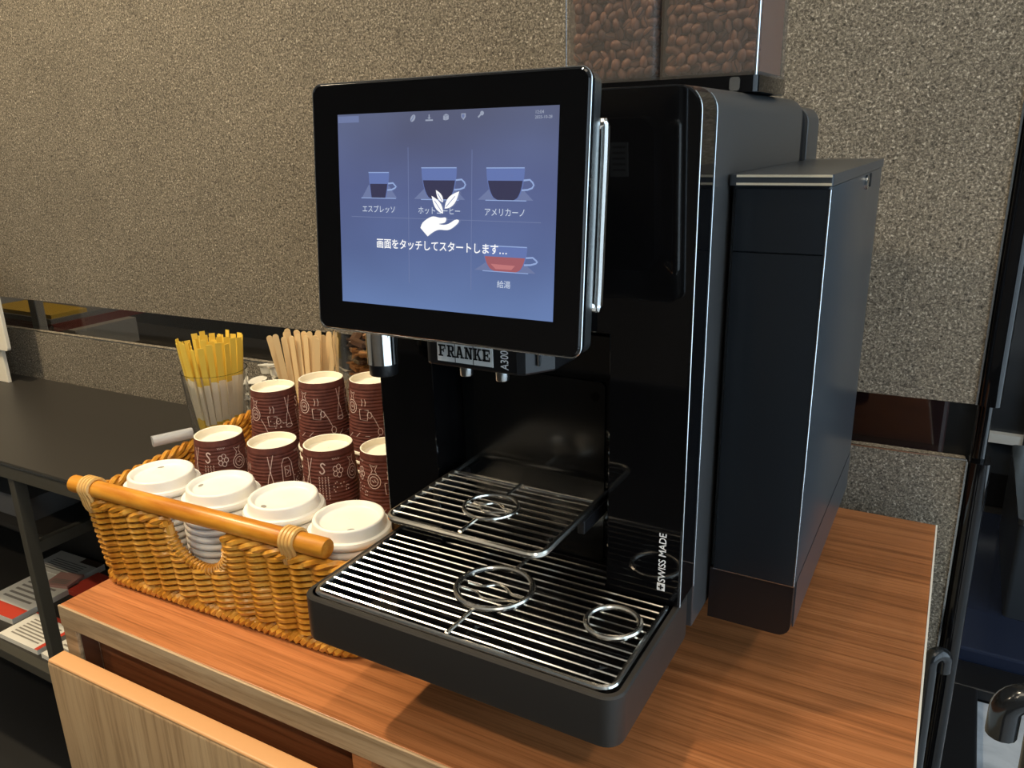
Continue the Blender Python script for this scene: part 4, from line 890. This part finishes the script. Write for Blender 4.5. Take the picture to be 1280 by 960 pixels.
# small clear wrapped straw bundle on the left rim of the basket
cp = MB().bbox(-0.024, 0.024, -0.006, 0.006, 0.0, 0.013, 0.004, 'x', 3); cpo = cp.build('wrapped_bundle', 'clear_film', None, True)
cpo.location = (-0.4125, 0.205, -0.0155); cpo.rotation_euler = (0, 0, 1.15); tag(cpo, 'clear film wrapped bundle lying on the left rim of the basket', 'packet')
for k in range(3): MB().cyl((-0.022, -0.0035 + 0.0035 * k, 0.006), (0.022, -0.0035 + 0.0035 * k, 0.006), 0.0018, n=8).build('straw', 'paper_white', None, True)
for o in [o for o in COL.objects if o.name.startswith('straw')]:
    g = WO[o.name]; o.parent = cpo; o.location = (g.x, g.y, g.z)
# ================================================================== BEHIND THE PARTITION
bs = tag(empty('book_shelf', (-1.2, 0.86, FL)), 'dark shelf behind the tinted glass gap at the far left', 'shelf')
MB().box(-2.2, -0.60, 0.70, 1.05, -0.175, -0.155).build('board', 'table_black', bs)
for x in (-2.18, -0.62): MB().box(x, x + 0.02, 0.70, 1.05, FL, -0.175).build('side', 'table_black', bs)
MB().box(-2.2, -0.50, 1.051, 1.06, FL, 0.5).build('back', 'table_black', bs)  # raised tall and black to keep the view past the books dark
def book(x0, x1, y0, y1, z0, z1, m, label):
    t = tag(empty('book', ((x0 + x1) / 2, (y0 + y1) / 2, z0)), label, 'book', 'books behind the glass gap')
    MB().box(x0 + 0.001, x1 - 0.002, y0 + 0.003, y1 - 0.003, z0 + 0.003, z1 - 0.003).build('pages', 'paper_white', t)
    c = MB(); c.box(x0, x1, y0, y1, z0, z0 + 0.003); c.box(x0, x1, y0, y1, z1 - 0.003, z1); c.box(x1 - 0.0018, x1, y0, y1, z0 + 0.003, z1 - 0.003); c.box(x0, x1, y0, y0 + 0.002, z0 + 0.003, z1 - 0.003); c.build('cover', m, t)
book(-1.80, -1.47, 0.735, 0.905, -0.155, -0.092, 'book_pale', 'thick pale grey box file at the bottom of the stack behind the glass gap')
book(-1.80, -1.50, 0.70, 0.96, -0.092, -0.072, 'book_red', 'dark red book lying on the pale box file behind the glass gap')
book(-1.78, -1.505, 0.70, 0.93, -0.072, -0.060, 'book_grey', 'grey book on the dark red book behind the glass gap')
book(-1.78, -1.51, 0.705, 0.80, -0.060, -0.050, 'book_yellow', 'thin yellow book topping the stack behind the glass gap')
tag(MB().bbox(-1.53, -1.50, 0.668, 0.690, -0.155, 0.10, 0.004, 'z', 2).build('bookend', 'book_pale', None), 'pale upright bookend left of the book stack behind the glass', 'bookend')
tag(MB().bbox(0.12, 0.43, 0.80, 0.84, FL, 0.4, 0.006, 'z', 2).build('maroon_board', 'maroon', None), 'dark maroon board seen through the glass gap right of the machine', 'board')
# ================================================================== BEYOND THE PARTITION, right edge of the view
tag(MB().bbox(0.30, 1.9, 1.56, 2.40, FL, FL + 0.06, 0.02, 'z', 3).build('low_platform', 'navy_gloss', None, bevel=0.006), 'low glossy navy platform on the floor beyond the partition', 'platform')
tag(MB().bbox(0.30, 1.9, 1.45, 1.555, FL, FL + 0.03, 0.006, 'x', 3).build('floor_beam', 'black_satin', None), 'black beam along the front of the navy platform', 'beam')
tag(MB().bbox(0.500, 0.574, 0.70, 1.448, FL, FL + 0.03, 0.006, 'y', 3).build('floor_beam', 'black_satin', None), 'black beam running along the pale floor beside the partition', 'beam')
sc_ = tag(empty('glazed_screen', (0.9, 2.6, FL)), 'dark glazed screen with steel posts behind the navy platform', 'screen')
MB().box(0.30, 1.9, 2.60, 2.61, -0.80, 1.3).build('glass', 'grey_glass', sc_)
MB().box(0.30, 1.9, 2.60, 2.61, FL, -0.80).build('kick_plate', 'black_satin', sc_)
for x in (0.52, 0.665, 0.80): MB().bbox(x, x + 0.02, 2.56, 2.60, FL, 1.3, 0.006, 'z', 3).build('post', 'brushed_steel', sc_, True)
MB().box(0.565, 1.9, 2.57, 2.60, -0.680, -0.648).build('rail', 'strip_white', sc_)
MB().box(0.30, 1.9, 2.57, 2.60, 0.18, 0.21).build('rail', 'brushed_steel', sc_)
dk = tag(empty('equipment_case', (0.80, 1.9, FL)), 'grey equipment case standing on the navy platform', 'case')
MB().bbox(0.622, 0.95, 1.75, 2.30, FL + 0.06, -0.60, 0.012, 'z', 3).build('body', 'cooler_satin', dk, True)
MB().bbox(0.619, 0.953, 1.747, 2.303, -0.60, -0.585, 0.012, 'z', 3).build('lid', 'brushed_steel', dk, True)
def umbrella(x, y, zt, R, r, ang, lean, label):
    t = tag(empty('umbrella', (x, y, FL)), label, 'umbrella', 'crook-handled umbrellas')
    d = Vector((math.cos(ang), math.sin(ang), 0)); c = Vector((x, y, zt - R - r)); path = []
    base = Vector((x - d.x * R + lean[0], y - d.y * R + lean[1], FL + 0.26)); p0 = c - d * R
    for k in range(4): path.append(base.lerp(p0, k / 4))
    for k in range(15):
        a = PI - PI * k / 14; path.append(c + d * R * math.cos(a) + Vector((0, 0, R * math.sin(a))))
    path.append(c + d * R + Vector((0, 0, -R * 1.5)))
    MB().tube(path[1:], r, 14).build('crook_handle', 'umbrella_black', t, True)
    q = path[1]; MB().tube([Vector((base.x, base.y, FL + 0.02)), base.lerp(q, 0.1), base.lerp(q, 0.9), q], [0.006, 0.026, 0.020, 0.010], 16).build('folded_canopy', 'umbrella_cloth', t, True)
    MB().tube([Vector((base.x, base.y, FL)), Vector((base.x, base.y, FL + 0.03))], [0.0025, 0.004], 10).build('tip', 'brushed_steel', t, True)
umbrella(0.4560, 0.590, -0.272, 0.0105, 0.0090, 0.75, (0.004, 0), 'black crook-handled umbrella squeezed between counter edge and partition')
umbrella(0.5085, 0.250, -0.073, 0.0140, 0.0112, PI + 0.3, (0.01, 0), 'larger black crook-handled umbrella at the right edge')
